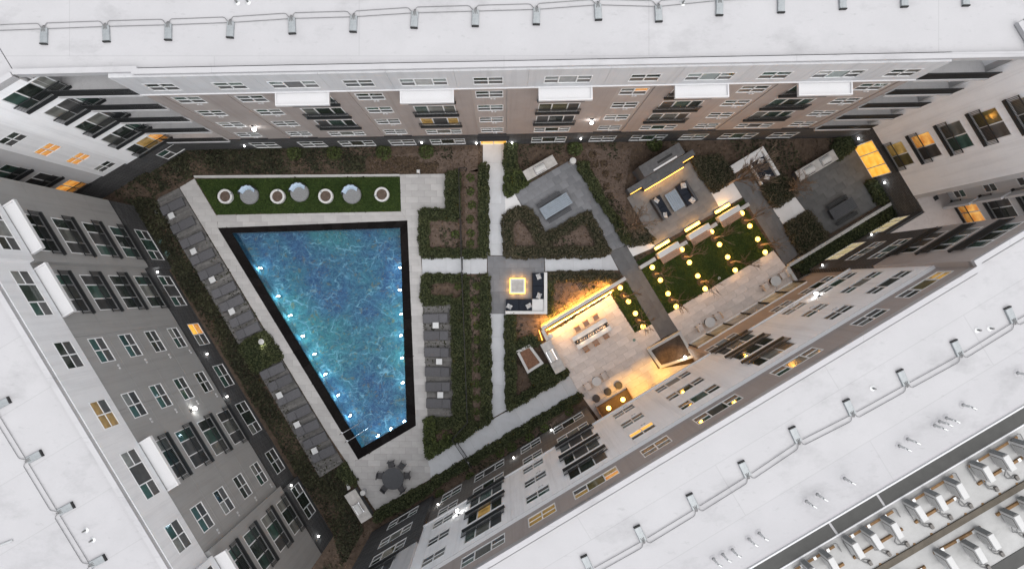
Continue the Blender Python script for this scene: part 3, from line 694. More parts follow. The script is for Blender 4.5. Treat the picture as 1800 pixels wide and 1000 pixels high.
# pale concrete walks
pave('path', [gp([(849, 251), (888.5, 251), (888.5, 291), (887.5, 449), (855, 449), (855, 291), (849, 291)])], 3.0, 1.62, 0, 'concrete_walk', 'grout', origin=G(849, 251), label='pale concrete path from the north entrance doors')
pave('path', [gp([(859, 551.5), (889.5, 551.5), (892, 719), (861, 737)])], 3.0, 1.9, 0, 'concrete_walk', origin=G(859, 551), label='pale concrete path south of the grey plaza')
pave('path', [gp([(741.5, 452), (856, 451), (856, 481), (742.5, 482.5)])], 1.95, 3.0, 0, 'concrete_walk', origin=G(741.5, 483), label='pale concrete path from the pool to the plaza')
pave('path', [gp([(957.5, 452), (1072, 446), (1087, 475), (958.5, 477)])], 2.3, 3.0, 0, 'concrete_walk', origin=G(957, 478), label='pale concrete path from the plaza to the grey diagonal walk')
pave('path', [gp([(808, 773), (861.5, 739), (893, 721), (999.5, 658.5), (1017, 688.5), (828, 800), (757.5, 841), (752, 803)])], 2.15, 4.0, A30, 'concrete_walk', origin=G(757, 842), label='pale concrete path along the south flower bed')
# plaza
pave('plaza', [gp([(857, 450), (957, 450.5), (957, 478), (961, 479), (961, 551), (858, 551)])], .95, .95, 0, 'patio_paver', origin=G(857, 450), label='grey stone plaza round the glowing fire table')
# patio with the long metal table and the diagonal walk
pave('patio', [gp([(904, 338), (999, 284), (1012, 289), (1047, 348), (1063, 370), (1101, 431), (1071, 443), (1036, 372), (956, 414), (932, 372), (918, 363)])], .62, .62, A30, 'patio_paver', origin=G(904, 338), label='grey stone patio under the metal dining table')
pave('walkway', [gp([(1101, 431.5), (1127, 474.5), (1191.5, 580), (1161, 595.5), (1091, 479), (1071.3, 443.5)])], .9, .6, A30 - PI / 2, 'walk_grey', origin=G(1101, 431), label='grey diagonal walkway between the two lawns')
pave('walkway', [gp([(1287, 317.5), (1315, 298), (1338, 336), (1376.5, 397), (1404, 446), (1379, 466), (1358, 431)])], .9, .6, A30 - PI / 2, 'walk_grey', origin=G(1287, 317), label='grey diagonal walkway east of the lamp lawn')
pave('patio', [gp([(1102, 348), (1213, 284), (1250, 338), (1266, 368.5), (1151.5, 433), (1141, 414)])], .9, .6, A30, 'patio_mid', origin=G(1102, 348), label='stone patio before the outdoor fireplace')
pave('patio', [gp([(1392, 326), (1466, 283), (1503, 258), (1541, 318), (1516, 322), (1542, 362), (1452, 415), (1416.5, 371), (1396.5, 343)])], .9, .6, A30, 'patio_dim', origin=G(1392, 326), label='dim grey stone patio before the glowing doors')
for pts, lb in (([(887.6, 346), (903.5, 338.5), (917.5, 363.5), (888, 375)], 'pale landing between the north path and the metal table patio'),
                ([(1102, 432), (1141, 416), (1152, 434), (1112, 451)], 'pale concrete landing west of the lamp lawn'),
                ([(1250, 339.5), (1286.5, 318), (1304.5, 347), (1266.8, 369)], 'pale concrete landing north of the lamp lawn'),
                ([(1339, 337.5), (1395.5, 344), (1416, 371.5), (1377, 396.5)], 'pale concrete landing west of the dim patio')):
    if 'dim' in lb: pts = [(1358, 367), (1395.5, 344), (1416, 371.5), (1377, 396.5)]
    pave('landing', [gp(pts)], 2.6, 2.6, A30, 'concrete_pale', 'grout_light', label=lb)
# terraces in travertine
pave('terrace', [gp([(960, 590), (1073, 518), (1116, 584.5), (1145.5, 570), (1161.3, 596.3), (1135, 613), (1157, 648), (1208, 640), (1240, 634), (1240, 700), (1092, 790), (1017, 688), (1000, 659)])], 1.0, .55, A30, 'travertine', 'grout_light', origin=G(960, 590), label='warm travertine terrace with the fire trough table')
pave('terrace', [gp([(1173.5, 552), (1359, 440.5), (1379.5, 466.5), (1396, 494.5), (1414, 503), (1222, 618), (1211, 608.5), (1192, 581)])], 1.0, .55, A30, 'travertine', 'grout_light', origin=G(1173.5, 552), label='travertine terrace strip before the glazed storefront')
# pool deck
P_OUT = [(383.5, 401), (716, 388), (731, 747.5), (630, 807)]
P_IN = [(408.5, 410), (703.5, 401), (715, 741), (636, 786.5)]
G_STRIP = [(344, 315), (703, 311), (705, 371.5), (381, 377.5)]
deck_polys = [[(316, 330), (342, 314.5), (380, 378.5), (383.5, 401), (630, 807), (612, 815), (575, 760)],
              [(705.2, 371.8), (703.2, 307), (786, 306), (787, 369), (738, 369.5), (740, 451), (742, 483), (743, 533), (752, 733), (756, 802), (757, 841), (660, 896), (630, 852), (612, 815), (630, 807.2), (731.2, 747.6), (716.2, 387.8)],
              [(380, 378.3), (705, 372), (716, 387.7), (383.5, 400.7)],
              [(342, 313.8), (342, 309), (703, 306.8), (703, 310.6)]]
pave('pool_deck', [gp(p) for p in deck_polys], 1.0, .5, 0, 'deck_paver', 'grout_light', origin=G(383, 401), label='pale paved deck round the swimming pool')
# ---- swimming pool
def lerp(a, b, t): return (a[0] + (b[0] - a[0]) * t, a[1] + (b[1] - a[1]) * t)
pool = thing('swimming_pool', 'large wedge shaped swimming pool with glowing blue mosaic and a black border', 'swimming pool', G(580, 590))
pcx, pcy = G(580, 590)
def lp(pts): return [(x - pcx, y - pcy) for x, y in gp(pts)]
po, pi_ = lp(P_OUT), lp(P_IN)
HARD.append(gp(P_OUT))
# the ground has to open under the basin: basin stands as a raised shell just above the bed level
ZW, ZB = 0.02, -1.35
for k in range(4):
    a, b, c, d = po[k], po[(k + 1) % 4], pi_[(k + 1) % 4], pi_[k]
    ln = math.hypot(b[0] - a[0], b[1] - a[1]); n = int(ln / .75)
    for i in range(n):
        t0, t1 = (i + .006) / n, (i + .994) / n
        part('coping_tile', MB().prism([lerp(a, b, t0), lerp(a, b, t1), lerp(d, c, t1), lerp(d, c, t0)], -.05, .075 + random.uniform(-.002, .002)), 'pool_coping', pool)
def mosaic():
    m = D.materials.new('mosaic'); n, l = nodes_of(m); p = n['Principled BSDF']; p.inputs['Roughness'].default_value = .6; p.inputs['Specular IOR Level'].default_value = 0.0
    tc = n.new('ShaderNodeTexCoord')
    nz = n.new('ShaderNodeTexNoise'); nz.inputs['Scale'].default_value = .75; nz.inputs['Detail'].default_value = 4
    l.new(tc.outputs['Object'], nz.inputs['Vector'])
    sub = n.new('ShaderNodeVectorMath'); sub.operation = 'SUBTRACT'; sub.inputs[1].default_value = (.5, .5, .5); l.new(nz.outputs['Color'], sub.inputs[0])
    sc = n.new('ShaderNodeVectorMath'); sc.operation = 'SCALE'; sc.inputs['Scale'].default_value = 2.6; l.new(sub.outputs[0], sc.inputs[0])
    ad = n.new('ShaderNodeVectorMath'); l.new(tc.outputs['Object'], ad.inputs[0]); l.new(sc.outputs[0], ad.inputs[1])
    cr = n.new('ShaderNodeValToRGB'); e = cr.color_ramp.elements
    e[0].position = .36; e[0].color = (.026, .092, .180, 1); e[1].position = .60; e[1].color = (.036, .165, .182, 1)
    nb = n.new('ShaderNodeTexNoise'); nb.inputs['Scale'].default_value = .22; nb.inputs['Detail'].default_value = 5; l.new(tc.outputs['Object'], nb.inputs['Vector']); l.new(nb.outputs['Fac'], cr.inputs['Fac'])
    vt = n.new('ShaderNodeTexVoronoi'); vt.inputs['Scale'].default_value = 6.0; l.new(ad.outputs[0], vt.inputs['Vector'])
    cr2 = n.new('ShaderNodeValToRGB'); cr2.color_ramp.interpolation = 'CONSTANT'; q = cr2.color_ramp.elements
    q[0].color = (.6, .7, .8, 1); q[1].position = .35; q[1].color = (1, 1, 1, 1)
    x = cr2.color_ramp.elements.new(.7); x.color = (1.3, 1.22, 1.2, 1); x = cr2.color_ramp.elements.new(.93); x.color = (3.4, 1.0, .6, 1)
    sp = n.new('ShaderNodeSeparateColor'); l.new(vt.outputs['Color'], sp.inputs[0]); l.new(sp.outputs[0], cr2.inputs['Fac'])
    mm = n.new('ShaderNodeVectorMath'); mm.operation = 'MULTIPLY'; l.new(cr.outputs[0], mm.inputs[0]); l.new(cr2.outputs[0], mm.inputs[1])
    # pale swirls of water caustics and reflections, painted into the mosaic colour
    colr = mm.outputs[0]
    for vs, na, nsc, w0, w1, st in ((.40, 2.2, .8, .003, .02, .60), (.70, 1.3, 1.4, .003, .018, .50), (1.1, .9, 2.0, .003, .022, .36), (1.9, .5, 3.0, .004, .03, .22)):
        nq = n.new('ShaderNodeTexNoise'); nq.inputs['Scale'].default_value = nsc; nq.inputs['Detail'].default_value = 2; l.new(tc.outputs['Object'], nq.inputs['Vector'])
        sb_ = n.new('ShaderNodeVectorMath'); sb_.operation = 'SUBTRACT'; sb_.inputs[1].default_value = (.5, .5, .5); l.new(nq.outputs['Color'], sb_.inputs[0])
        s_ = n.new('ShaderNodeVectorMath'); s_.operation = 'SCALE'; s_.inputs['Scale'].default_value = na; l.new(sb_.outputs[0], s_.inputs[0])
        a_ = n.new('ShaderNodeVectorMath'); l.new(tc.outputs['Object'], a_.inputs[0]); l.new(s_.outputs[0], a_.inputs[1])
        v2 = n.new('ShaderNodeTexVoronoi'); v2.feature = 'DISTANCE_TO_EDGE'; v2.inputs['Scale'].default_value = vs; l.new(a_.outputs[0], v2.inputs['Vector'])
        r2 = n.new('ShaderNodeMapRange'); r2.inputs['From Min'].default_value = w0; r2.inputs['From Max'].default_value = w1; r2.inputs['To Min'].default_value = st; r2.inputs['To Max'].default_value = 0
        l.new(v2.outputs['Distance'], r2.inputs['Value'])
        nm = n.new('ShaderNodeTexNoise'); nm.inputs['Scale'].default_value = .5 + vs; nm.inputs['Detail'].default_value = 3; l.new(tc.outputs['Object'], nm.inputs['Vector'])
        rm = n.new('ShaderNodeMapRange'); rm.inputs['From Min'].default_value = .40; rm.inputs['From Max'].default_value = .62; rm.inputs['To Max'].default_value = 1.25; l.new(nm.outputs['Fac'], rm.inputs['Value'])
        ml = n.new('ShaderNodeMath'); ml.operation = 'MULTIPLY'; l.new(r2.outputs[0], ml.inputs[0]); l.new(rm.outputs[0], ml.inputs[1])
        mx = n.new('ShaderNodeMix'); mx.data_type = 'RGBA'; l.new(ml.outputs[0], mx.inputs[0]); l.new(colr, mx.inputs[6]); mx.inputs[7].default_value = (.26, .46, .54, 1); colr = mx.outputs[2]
    l.new(colr, p.inputs['Base Color']); MATS['mosaic'] = m
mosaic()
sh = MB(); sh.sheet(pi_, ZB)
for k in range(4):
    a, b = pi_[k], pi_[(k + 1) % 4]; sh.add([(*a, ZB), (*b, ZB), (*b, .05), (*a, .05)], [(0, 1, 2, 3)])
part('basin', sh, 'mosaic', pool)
wm = D.materials.new('pool_water'); n_, l_ = nodes_of(wm); n_.clear()
o_ = n_.new('ShaderNodeOutputMaterial'); rf = n_.new('ShaderNodeBsdfRefraction'); rf.inputs['IOR'].default_value = 1.33; rf.inputs['Roughness'].default_value = 0; rf.inputs['Color'].default_value = (.86, .95, 1, 1)
gl = n_.new('ShaderNodeBsdfGlossy'); gl.inputs['Roughness'].default_value = .02
tr = n_.new('ShaderNodeBsdfTransparent'); tr.inputs['Color'].default_value = (.80, .93, 1, 1)
fr = n_.new('ShaderNodeFresnel'); fr.inputs['IOR'].default_value = 1.33
tc = n_.new('ShaderNodeTexCoord'); nz = n_.new('ShaderNodeTexNoise'); nz.inputs['Scale'].default_value = 1.1; nz.inputs['Detail'].default_value = 2.5; nz.inputs['Distortion'].default_value = .8
bp = n_.new('ShaderNodeBump'); bp.inputs['Strength'].default_value = .4; bp.inputs['Distance'].default_value = .10
l_.new(tc.outputs['Object'], nz.inputs['Vector']); l_.new(nz.outputs['Fac'], bp.inputs['Height'])
for q in (rf,): l_.new(bp.outputs[0], q.inputs['Normal'])
m1 = n_.new('ShaderNodeMixShader'); m1.inputs[0].default_value = .85; l_.new(rf.outputs[0], m1.inputs[1]); l_.new(tr.outputs[0], m1.inputs[2])
m2 = n_.new('ShaderNodeMixShader'); l_.new(fr.outputs[0], m2.inputs[0]); l_.new(m1.outputs[0], m2.inputs[1]); l_.new(gl.outputs[0], m2.inputs[2]); l_.new(m2.outputs[0], o_.inputs[0])
MATS['pool_water'] = wm
part('water', MB().sheet(pi_, ZW), 'pool_water', pool)
# underwater lamps
for px, py in [(451, 471), (483, 521), (505, 555), (527, 592), (548, 624), (567, 660), (590, 697), (611, 734), (700, 470), (700, 510), (702, 553), (702, 591), (704, 631), (705, 675), (661, 770), (684, 757), (708, 744)]:
    x, y = G(px, py); x -= pcx; y -= pcy
    lf = part('pool_light', MB().lathe([(.09, -1.07), (.10, -1.03), (.08, -1.0)], 12), 'steel', pool, (x, y, 0))
    part('lens', MB().lathe([(.055, -.998), (.035, -.97), (.0, -.96)], 12, cap=False), 'glow_pool', lf)
    light('lamp', 'POINT', lf, (0, 0, -.78), 34 * LAMP, (.80, .93, 1.0), .08)

# ---------------------------------------------------------------- planting
def in_poly(P, poly):
    x, y = P[:, 0], P[:, 1]; r = np.zeros(len(P), bool); n = len(poly)
    for i in range(n):
        x0, y0 = poly[i]; x1, y1 = poly[(i + 1) % n]
        if y0 == y1: continue
        c = ((y0 > y) != (y1 > y)) & (x < (x1 - x0) * (y - y0) / (y1 - y0) + x0); r ^= c
    return r
def scatter(poly, dens):
    a = np.array(poly); lo, hi = a.min(0), a.max(0); n = int(dens * np.prod(hi - lo))
    P = lo + rng.random((n, 2)) * (hi - lo); return P[in_poly(P, poly)]
_ph = rng.random((5, 2)) * 6.28; _fr = rng.normal(size=(5, 2)) * .8
def field(P): return sum(np.sin(P @ _fr[i] + _ph[i, 0]) for i in range(5)) / 5
def leaf_mesh(name, P, size, m, up=.5, elong=1.7):
    n = len(P); nrm = rng.normal(size=(n, 3)); nrm[:, 2] = np.abs(nrm[:, 2]) + up; nrm /= np.linalg.norm(nrm, axis=1)[:, None]
    t = rng.normal(size=(n, 3)); t -= nrm * (t * nrm).sum(1)[:, None]; t /= np.linalg.norm(t, axis=1)[:, None]; b = np.cross(nrm, t)
    sz = (size * (.6 + .8 * rng.random(n)))[:, None]; t *= sz * .5 * elong; b *= sz * .5
    V = np.stack([P - t, P + b * .8, P + t, P - b * .8], 1).reshape(-1, 3).astype(np.float32)
    me = D.meshes.new(name); me.vertices.add(4 * n); me.vertices.foreach_set('co', V.ravel())
    me.loops.add(4 * n); me.loops.foreach_set('vertex_index', np.arange(4 * n, dtype=np.int32))
    me.polygons.add(n); me.polygons.foreach_set('loop_start', np.arange(0, 4 * n, 4, dtype=np.int32)); me.polygons.foreach_set('loop_total', np.full(n, 4, np.int32))
    me.materials.append(M(m)); me.update(calc_edges=True); return me
def hedge(pts, h, label, m='hedge_leaf', dens=230, size=.10, group='low clipped hedges round the courtyard beds'):
    poly = gp(pts); cx = sum(p[0] for p in poly) / len(poly); cy = sum(p[1] for p in poly) / len(poly)
    poly = [(x - cx, y - cy) for x, y in poly]
    if area(poly) < 0: poly = poly[::-1]
    core = MB().prism(poly, -.02, h * .72)
    t = tag(part('hedge', core, 'hedge_core', None, (cx, cy, 0)), label, 'hedge', group)
    P = scatter(poly, dens); f = field((P + [cx, cy]) * 1.8)
    z = h * (.68 + .36 * rng.random(len(P)) + .18 * f); Q = [np.column_stack([P, z])]
    for i in range(len(poly)):
        a, b = np.array(poly[i]), np.array(poly[(i + 1) % len(poly)]); L = np.linalg.norm(b - a); k = int(L * h * dens * 1.1)
        if k < 1: continue
        d = (b - a) / L; o = np.array([d[1], -d[0]]); s = rng.random(k)[:, None]
        wob = (.08 + .10 * np.sin(s * L * 5 + i) * np.sin(s * L * 2.3 + 1))
        p = a + (b - a) * s + o * (rng.random((k, 1)) * .22 - .08 + wob * .8); Q.append(np.column_stack([p, h * (.05 + .95 * rng.random(k))]))
    ob('foliage', leaf_mesh('foliage', np.concatenate(Q), size, m), t)
    return t
def strip(a, b, w):  # rectangle along a px line
    dx, dy = b[0] - a[0], b[1] - a[1]; L = math.hypot(dx, dy); nx, ny = -dy / L * w / 2, dx / L * w / 2
    return [(a[0] + nx, a[1] + ny), (b[0] + nx, b[1] + ny), (b[0] - nx, b[1] - ny), (a[0] - nx, a[1] - ny)]
LAWNS = [[(344, 315), (703, 311), (705, 371.5), (381, 377.5)], [(1127, 474), (1309.5, 366), (1359, 440), (1173.5, 551.5)], [(1074.5, 515), (1101.5, 494), (1145, 569.5), (1116, 584)], [(1118, 461), (1308, 350), (1309.5, 358), (1122, 466)]]
LN = ['artificial green lawn strip with round daybeds above the pool', 'square lamp lawn with saplings and ground lights', 'small lawn strip with two saplings by the terrace', 'narrow turf strip behind the three white benches']
for p, lb in zip(LAWNS, LN):
    q = gp(p); HARD.append(q)
    struct('lawn', MB().prism(q, -.05, .035), 'turf_soil', lb)
    P = scatter(q, 420); ob_ = ob('grass', leaf_mesh('grass', np.column_stack([P, .04 + .035 * rng.random(len(P))]), .07, 'turf', .3, 2.2)); tag(ob_, 'short green grass of the ' + lb.split(' with')[0].replace('artificial ', ''), None, None, 'stuff')
H_ = hedge
H_([(787, 306), (806, 304), (806, 371), (788, 370)], .7, 'green hedge right of the square deck corner', 'hedge_leaf')
H_([(740, 371), (805, 372), (805, 385), (740, 384)], .6, 'hedge along the top of the upper bed right of the pool')
H_([(740, 385), (751, 385), (752, 449), (741.5, 449)], .6, 'hedge along the left side of the upper bed right of the pool')
H_([(752, 440), (809, 440), (809, 450), (752, 450)], .5, 'hedge above the pale path from pool to plaza, left of the fence')
H_([(845, 292), (855, 292), (856, 449), (846, 449)], .7, 'long hedge against the left edge of the north path')
H_([(815, 441), (845, 441), (845, 450), (815, 450)], .5, 'short hedge right of the fence above the crossing path')
H_([(890, 252), (905, 252), (906, 300), (889, 300)], .7, 'hedge right of the north entrance path')
H_([(890, 301), (916, 305), (929, 322), (904, 337), (889, 345)], .6, 'dense hedge beside the grill counter of the metal table patio', 'hedge_bright')
# M shaped hedge
mh = [(885, 383), (908, 366), (932, 370), (956, 414), (1034, 373), (1071, 444), (1056, 450), (889, 451)]
H_([(885, 383), (908, 366), (914, 381), (898, 392), (900, 437), (889, 451)], .55, 'left arm of the M shaped dark hedge below the metal table', 'hedge_olive')
H_([(908, 366), (932, 370), (957, 415), (957, 432), (948, 428), (921, 384), (914, 381)], .55, 'left inner arm of the M shaped dark hedge', 'hedge_olive')
H_([(957, 415), (1034, 373), (1032, 390), (1022, 391), (957, 432)], .55, 'right inner arm of the M shaped dark hedge', 'hedge_olive')
H_([(1034, 373), (1071, 444), (1056, 447), (1032, 390)], .55, 'right outer arm of the M shaped dark hedge', 'hedge_olive')
H_([(889, 451), (900, 437), (1052, 437), (1056, 450)], .55, 'bottom side of the M shaped dark hedge above the path', 'hedge_olive')
H_([(1016, 292), (1028, 287), (1060, 352), (1103, 415), (1101, 430), (1064, 368), (1048, 346)], .7, 'hedge along the right edge of the metal table patio')
H_([(1103, 400), (1128, 400), (1148, 425), (1104, 430)], .5, 'dry olive shrub mass above the pale west landing', 'hedge_olive')
H_([(1215, 284), (1260, 275), (1280, 296), (1286, 316), (1251, 337)], .6, 'dark hedge between fireplace patio and white corner seat', 'hedge_olive')
H_([(1338, 332), (1352, 322), (1372, 312), (1391, 326), (1395, 343), (1360, 364)], .6, 'dark hedge between corner sofa and eastern grill counter', 'hedge_olive')
H_([(1378, 398), (1404, 381), (1417, 374), (1450, 416), (1405, 444)], .6, 'dark hedge block west of the dim dining patio', 'hedge_olive')
H_([(1520, 322), (1545, 318), (1560, 345), (1544, 360)], .7, 'small dark hedge beside the glowing east doors')
H_([(1466, 282), (1501, 259), (1500, 240), (1470, 246), (1460, 262)], .6, 'dark hedge between eastern grill counter and brick wall')
H_([(1392, 466), (1565, 362), (1590, 372), (1420, 482)], .55, 'long hedge between the white garden wall and the dark brick south wing')
H_([(744, 485), (753, 485), (753, 532), (744, 532)], .6, 'hedge on the left side of the middle bed right of the pool')
H_([(753, 485), (811, 485), (811, 493), (753, 493)], .5, 'hedge below the crossing path, left of the fence')
H_([(753, 523), (796, 523), (796, 532), (753, 532)], .5, 'hedge above the small lounger deck')
H_([(797, 533), (815, 520), (820, 738), (801, 757), (801, 733)], .8, 'tall hedge between small lounger deck and fence', 'hedge_leaf')
H_([(816, 486), (821, 486), (828, 738), (824, 742)], .5, 'thin hedge right of the fence, lower half')
H_([(848, 486), (858, 486), (861, 736), (850, 743)], .7, 'long hedge against the left edge of the lower path')
H_([(830, 742), (849, 743), (810, 771), (800, 768)], .7, 'hedge corner by the gate at the lower path')
H_([(749, 735), (761, 735), (764, 793), (752, 802)], .8, 'bright hedge along the deck below the small lounger deck', 'hedge_bright')
H_([(761, 735), (798, 735), (799, 748), (762, 748)], .6, 'hedge under the small lounger deck')
H_([(764, 782), (796, 768), (800, 774), (764, 794)], .7, 'bright hedge at the tip of the bed by the gate', 'hedge_bright')
H_([(890, 554), (903, 554), (904, 704), (893, 718)], .7, 'hedge along the right edge of the lower path')
H_([(893, 718), (904, 702), (988, 648), (998, 656)], .7, 'hedge along the diagonal path below the brick planter')
H_([(906, 604), (932, 590), (945, 596), (946, 606), (932, 602), (905, 615)], .7, 'dark hedge wrapped over the top of the brick planter')
H_([(932, 660), (957, 640), (976, 656), (950, 668), (934, 667)], .7, 'dark hedge wrapped under the brick planter')
H_([(962, 482), (1075, 479), (1088, 487), (1070, 492), (966, 492)], .55, 'hedge below the pale path right of the white corner sofa', 'hedge_olive')
H_([(962, 493), (969, 493), (969, 552), (962, 552)], .5, 'narrow hedge behind the white corner sofa')
H_([(759, 843), (828, 803), (1018, 691), (1021, 698), (832, 811), (764, 852)], .5, 'long low hedge along the lower edge of the diagonal path')
H_([(661, 899), (757, 846), (762, 855), (740, 870), (662, 911)], .8, 'hedge below the deck with the round dining table', 'hedge_leaf')
H_([(466, 583), (496, 622), (494, 628), (452, 652), (424, 608)], .6, 'dark hedge clump between the two long lounger decks')
H_([(605, 813), (628, 845), (620, 851), (596, 826)], .5, 'hedge strip left of the deck above the corner grill counter')
MASS = [gp([(178, 262), (340, 246), (560, 262), (640, 276), (645, 303), (350, 307), (318, 322), (270, 345), (255, 330)]), gp([(225, 350), (272, 345), (280, 356), (423, 610), (452, 656), (563, 840), (604, 815), (606, 850), (640, 930), (600, 1000), (585, 930), (480, 760), (330, 520)])]
for q, lb in zip(MASS, ('dark evergreen ground cover above the lawn strip', 'dark evergreen ground cover between west wing and lounger decks')):
    P = scatter(q, 210)
    for hq in HARD: P = P[~in_poly(P, hq)]
    f = field(P * 1.6); P = P[(f > -.28) | (rng.random(len(P)) < .35)]; f = field(P * 1.6)
    tag(ob('ground_cover', leaf_mesh('ground_cover', np.column_stack([P, (.05 + .32 * rng.random(len(P))) * (.75 + f)]), .12, 'cover_dark')), lb, None, None, 'stuff')
# loose ground cover between the hedges
COURT = gp([(150, 340), (200, 280), (357, 256), (1489, 242), (1571, 383), (1615, 358), (1422, 481), (1010, 728), (765, 877), (655, 938), (640, 1010), (560, 1010), (587, 941), (237, 362)])
P = scatter(COURT, 60); keep = np.ones(len(P), bool)
for q in HARD: keep &= ~in_poly(P, q)
P = P[keep]; f = field(P * .9)
dk_ = (f > .12) & (rng.random(len(P)) < .9); br = (~dk_) & (rng.random(len(P)) < .55)
tag(ob('ground_cover', leaf_mesh('ground_cover', np.column_stack([P[dk_], .02 + .14 * rng.random(dk_.sum())]), .13, 'cover_dark')), 'patchy dark green ground cover in the mulch beds', None, None, 'stuff')
tag(ob('leaf_litter', leaf_mesh('leaf_litter', np.column_stack([P[br], .01 + .06 * rng.random(br.sum())]), .10, 'cover_brown')), 'dry brown leaf litter and stubble in the mulch beds', None, None, 'stuff')
# warm mulch areas
for pts, lb in (([(900, 394), (912, 384), (948, 430), (957, 434), (1022, 392), (1031, 392), (1050, 436), (901, 436)], 'reddish mulch inside the M shaped hedge'), ([(970, 493), (1070, 493), (1086, 490), (952, 574), (948, 560)], 'orange lit mulch slope behind the terrace wall'), ([(905, 556), (948, 560), (944, 590), (906, 602)], 'mulch left of the terrace wall corner'), ([(754, 386), (805, 387), (805, 439), (754, 439)], 'mulch in the upper bed right of the pool'), ([(1028, 262), (1110, 262), (1098, 335), (1104, 398), (1062, 350)], 'reddish mulch bed left of the fireplace'), ([(648, 275), (840, 262), (840, 302), (648, 303)], 'mulch bed with rows of small plants'), ([(816, 304), (844, 296), (844, 440), (818, 440)], 'mulch strip between fence and north path'), ([(826, 488), (847, 488), (850, 738), (832, 738)], 'mulch strip between fence and lower path'), ([(840, 838), (1000, 720), (1008, 726), (880, 806), (780, 868)], 'mulch in the south flower bed')):
    tag(part('mulch_bed', MB().sheet(gp(pts), .006), 'mulch', None), lb, None, None, 'structure')
# small separate plants
def clump(nm, n, r, h, m, size=.1):
    th = rng.random(n) * 2 * PI; rr = r * np.sqrt(rng.random(n)); z = h * (1 - (rr / r) ** 2 * .75) * (.35 + .65 * rng.random(n))
    return leaf_mesh(nm, np.column_stack([rr * np.cos(th), rr * np.sin(th), z]), size, m)
SH = [clump('shrub', 90, .34, .40, 'shrub_leaf') for _ in range(3)]; DRY = [clump('shrub', 60, .24, .28, 'shrub_dry', .09) for _ in range(3)]; BIG = [clump('shrub', 340, .68, 1.0, 'hedge_bright', .12) for _ in range(2)]
def shrub(px, py, lb, kind, grp, s=1):
    o = ob('shrub', random.choice(kind), None, (*G(px, py), 0), random.random() * 6); o.scale = (s, s, s); tag(o, lb, 'shrub', grp)
for r, y in enumerate((280, 290, 300)):
    for i in range(12 if r else 9):
        shrub(650 + i * 10.2 + (r % 2) * 4, y + random.uniform(-1, 1), f'small dry plant, {ORD[i]} from the left in the {["upper", "middle", "lower"][r]} row above the deck corner', DRY, 'rows of small dry plants in the north bed')
for i, y in enumerate((313, 337, 361, 386, 410, 428)): shrub(828 + random.uniform(-2, 2), y, f'{ORD[i]} green shrub down the fence strip beside the north path', SH, 'green shrubs between fence and path')
for i, y in enumerate((503, 526, 548, 572, 597, 622, 648, 674, 700, 722)): shrub(838 + random.uniform(-2, 2), y, f'{ORD[i]} green shrub down the fence strip beside the lower path', SH, 'green shrubs between fence and path')
for i, (x, y) in enumerate(((519, 270), (589, 269), (675, 269), (750, 267), (1010, 262), (1150, 254))): shrub(x, y, f'rounded green shrub against the north wall, {ORD[i]} from the left', BIG, 'rounded shrubs under the north wall', .9)
for i, (x, y) in enumerate(((1046, 290), (1064, 306), (1066, 328), (1073, 345), (1041, 272), (1086, 312), (1062, 288))): shrub(x, y, f'small dark tuft in reddish mulch left of the fireplace, {ORD[i]} of its scatter', DRY, 'dark tufts in the mulch left of the fireplace', 1.2)
for i, (x, y) in enumerate(((774, 868), (828, 838), (879, 795), (900, 785), (930, 768), (957, 752), (1000, 722))): shrub(x, y, f'green shrub in the bed under the south windows, {ORD[i]} from the left', SH if i not in (0, 1, 3) else BIG, 'shrubs in the south flower bed', 1.1 if i not in (0, 1, 3) else .6)
for i, (x, y) in enumerate(((806, 503), (800, 412), (770, 755), (785, 765))): shrub(x, y, ['round shrub left of the fence below the crossing path', 'round shrub left of the fence in the upper bed', 'low shrub in the bed below the small lounger deck', 'low shrub nearest the gate in its bed'][i], SH, None)
def agave(px, py, lb):
    mb = MB()
    for i in range(16):
        t = i * 2.4; L = .2 + .2 * random.random(); c, s_ = math.cos(t), math.sin(t)
        mb.add([(c * .03 - s_ * .05, s_ * .03 + c * .05, .05), (c * .03 + s_ * .05, s_ * .03 - c * .05, .05), (c * L, s_ * L, .16 + .3 * (1 - L / .4)), ], [(0, 1, 2)])
    tag(part('agave_plant', mb, 'agave_leaf', None, (*G(px, py), 0)), lb, 'plant', 'blue green agaves by the west wall')
agave(284, 425, 'upper of two blue green agaves by the west wall'); agave(296, 446, 'lower of two blue green agaves by the west wall')
# trees
def tree_mesh(h, spread, n, depth=3, lean=(0, 0), r0=.05, seed=1):
    rr = random.Random(seed); trunk = MB(); tw = MB()
    def grow(p, d, L, r, dep):
        r = max(r, .014); q = p + d * L; (trunk if dep == depth else tw).tube([p, (p + q) / 2 + Vector((rr.uniform(-.05, .05), rr.uniform(-.05, .05), 0)) * L, q], r, 5 if dep == depth else 3, 0, r * .55)
        if dep <= 0: return
        for i in range(n if dep == depth else rr.randint(2, 4)):
            a = rr.uniform(0, 2 * PI); k = spread * rr.uniform(.5, 1.1); nd_ = (d + Vector((math.cos(a) * k, math.sin(a) * k, rr.uniform(-.1, .3)))).normalized()
            grow(p + d * L * rr.uniform(.55, 1), nd_, L * rr.uniform(.45, .75), r * .5, dep - 1)
    grow(Vector((0, 0, 0)), Vector((lean[0], lean[1], 1)).normalized(), h * .55, r0, depth)
    return trunk, tw
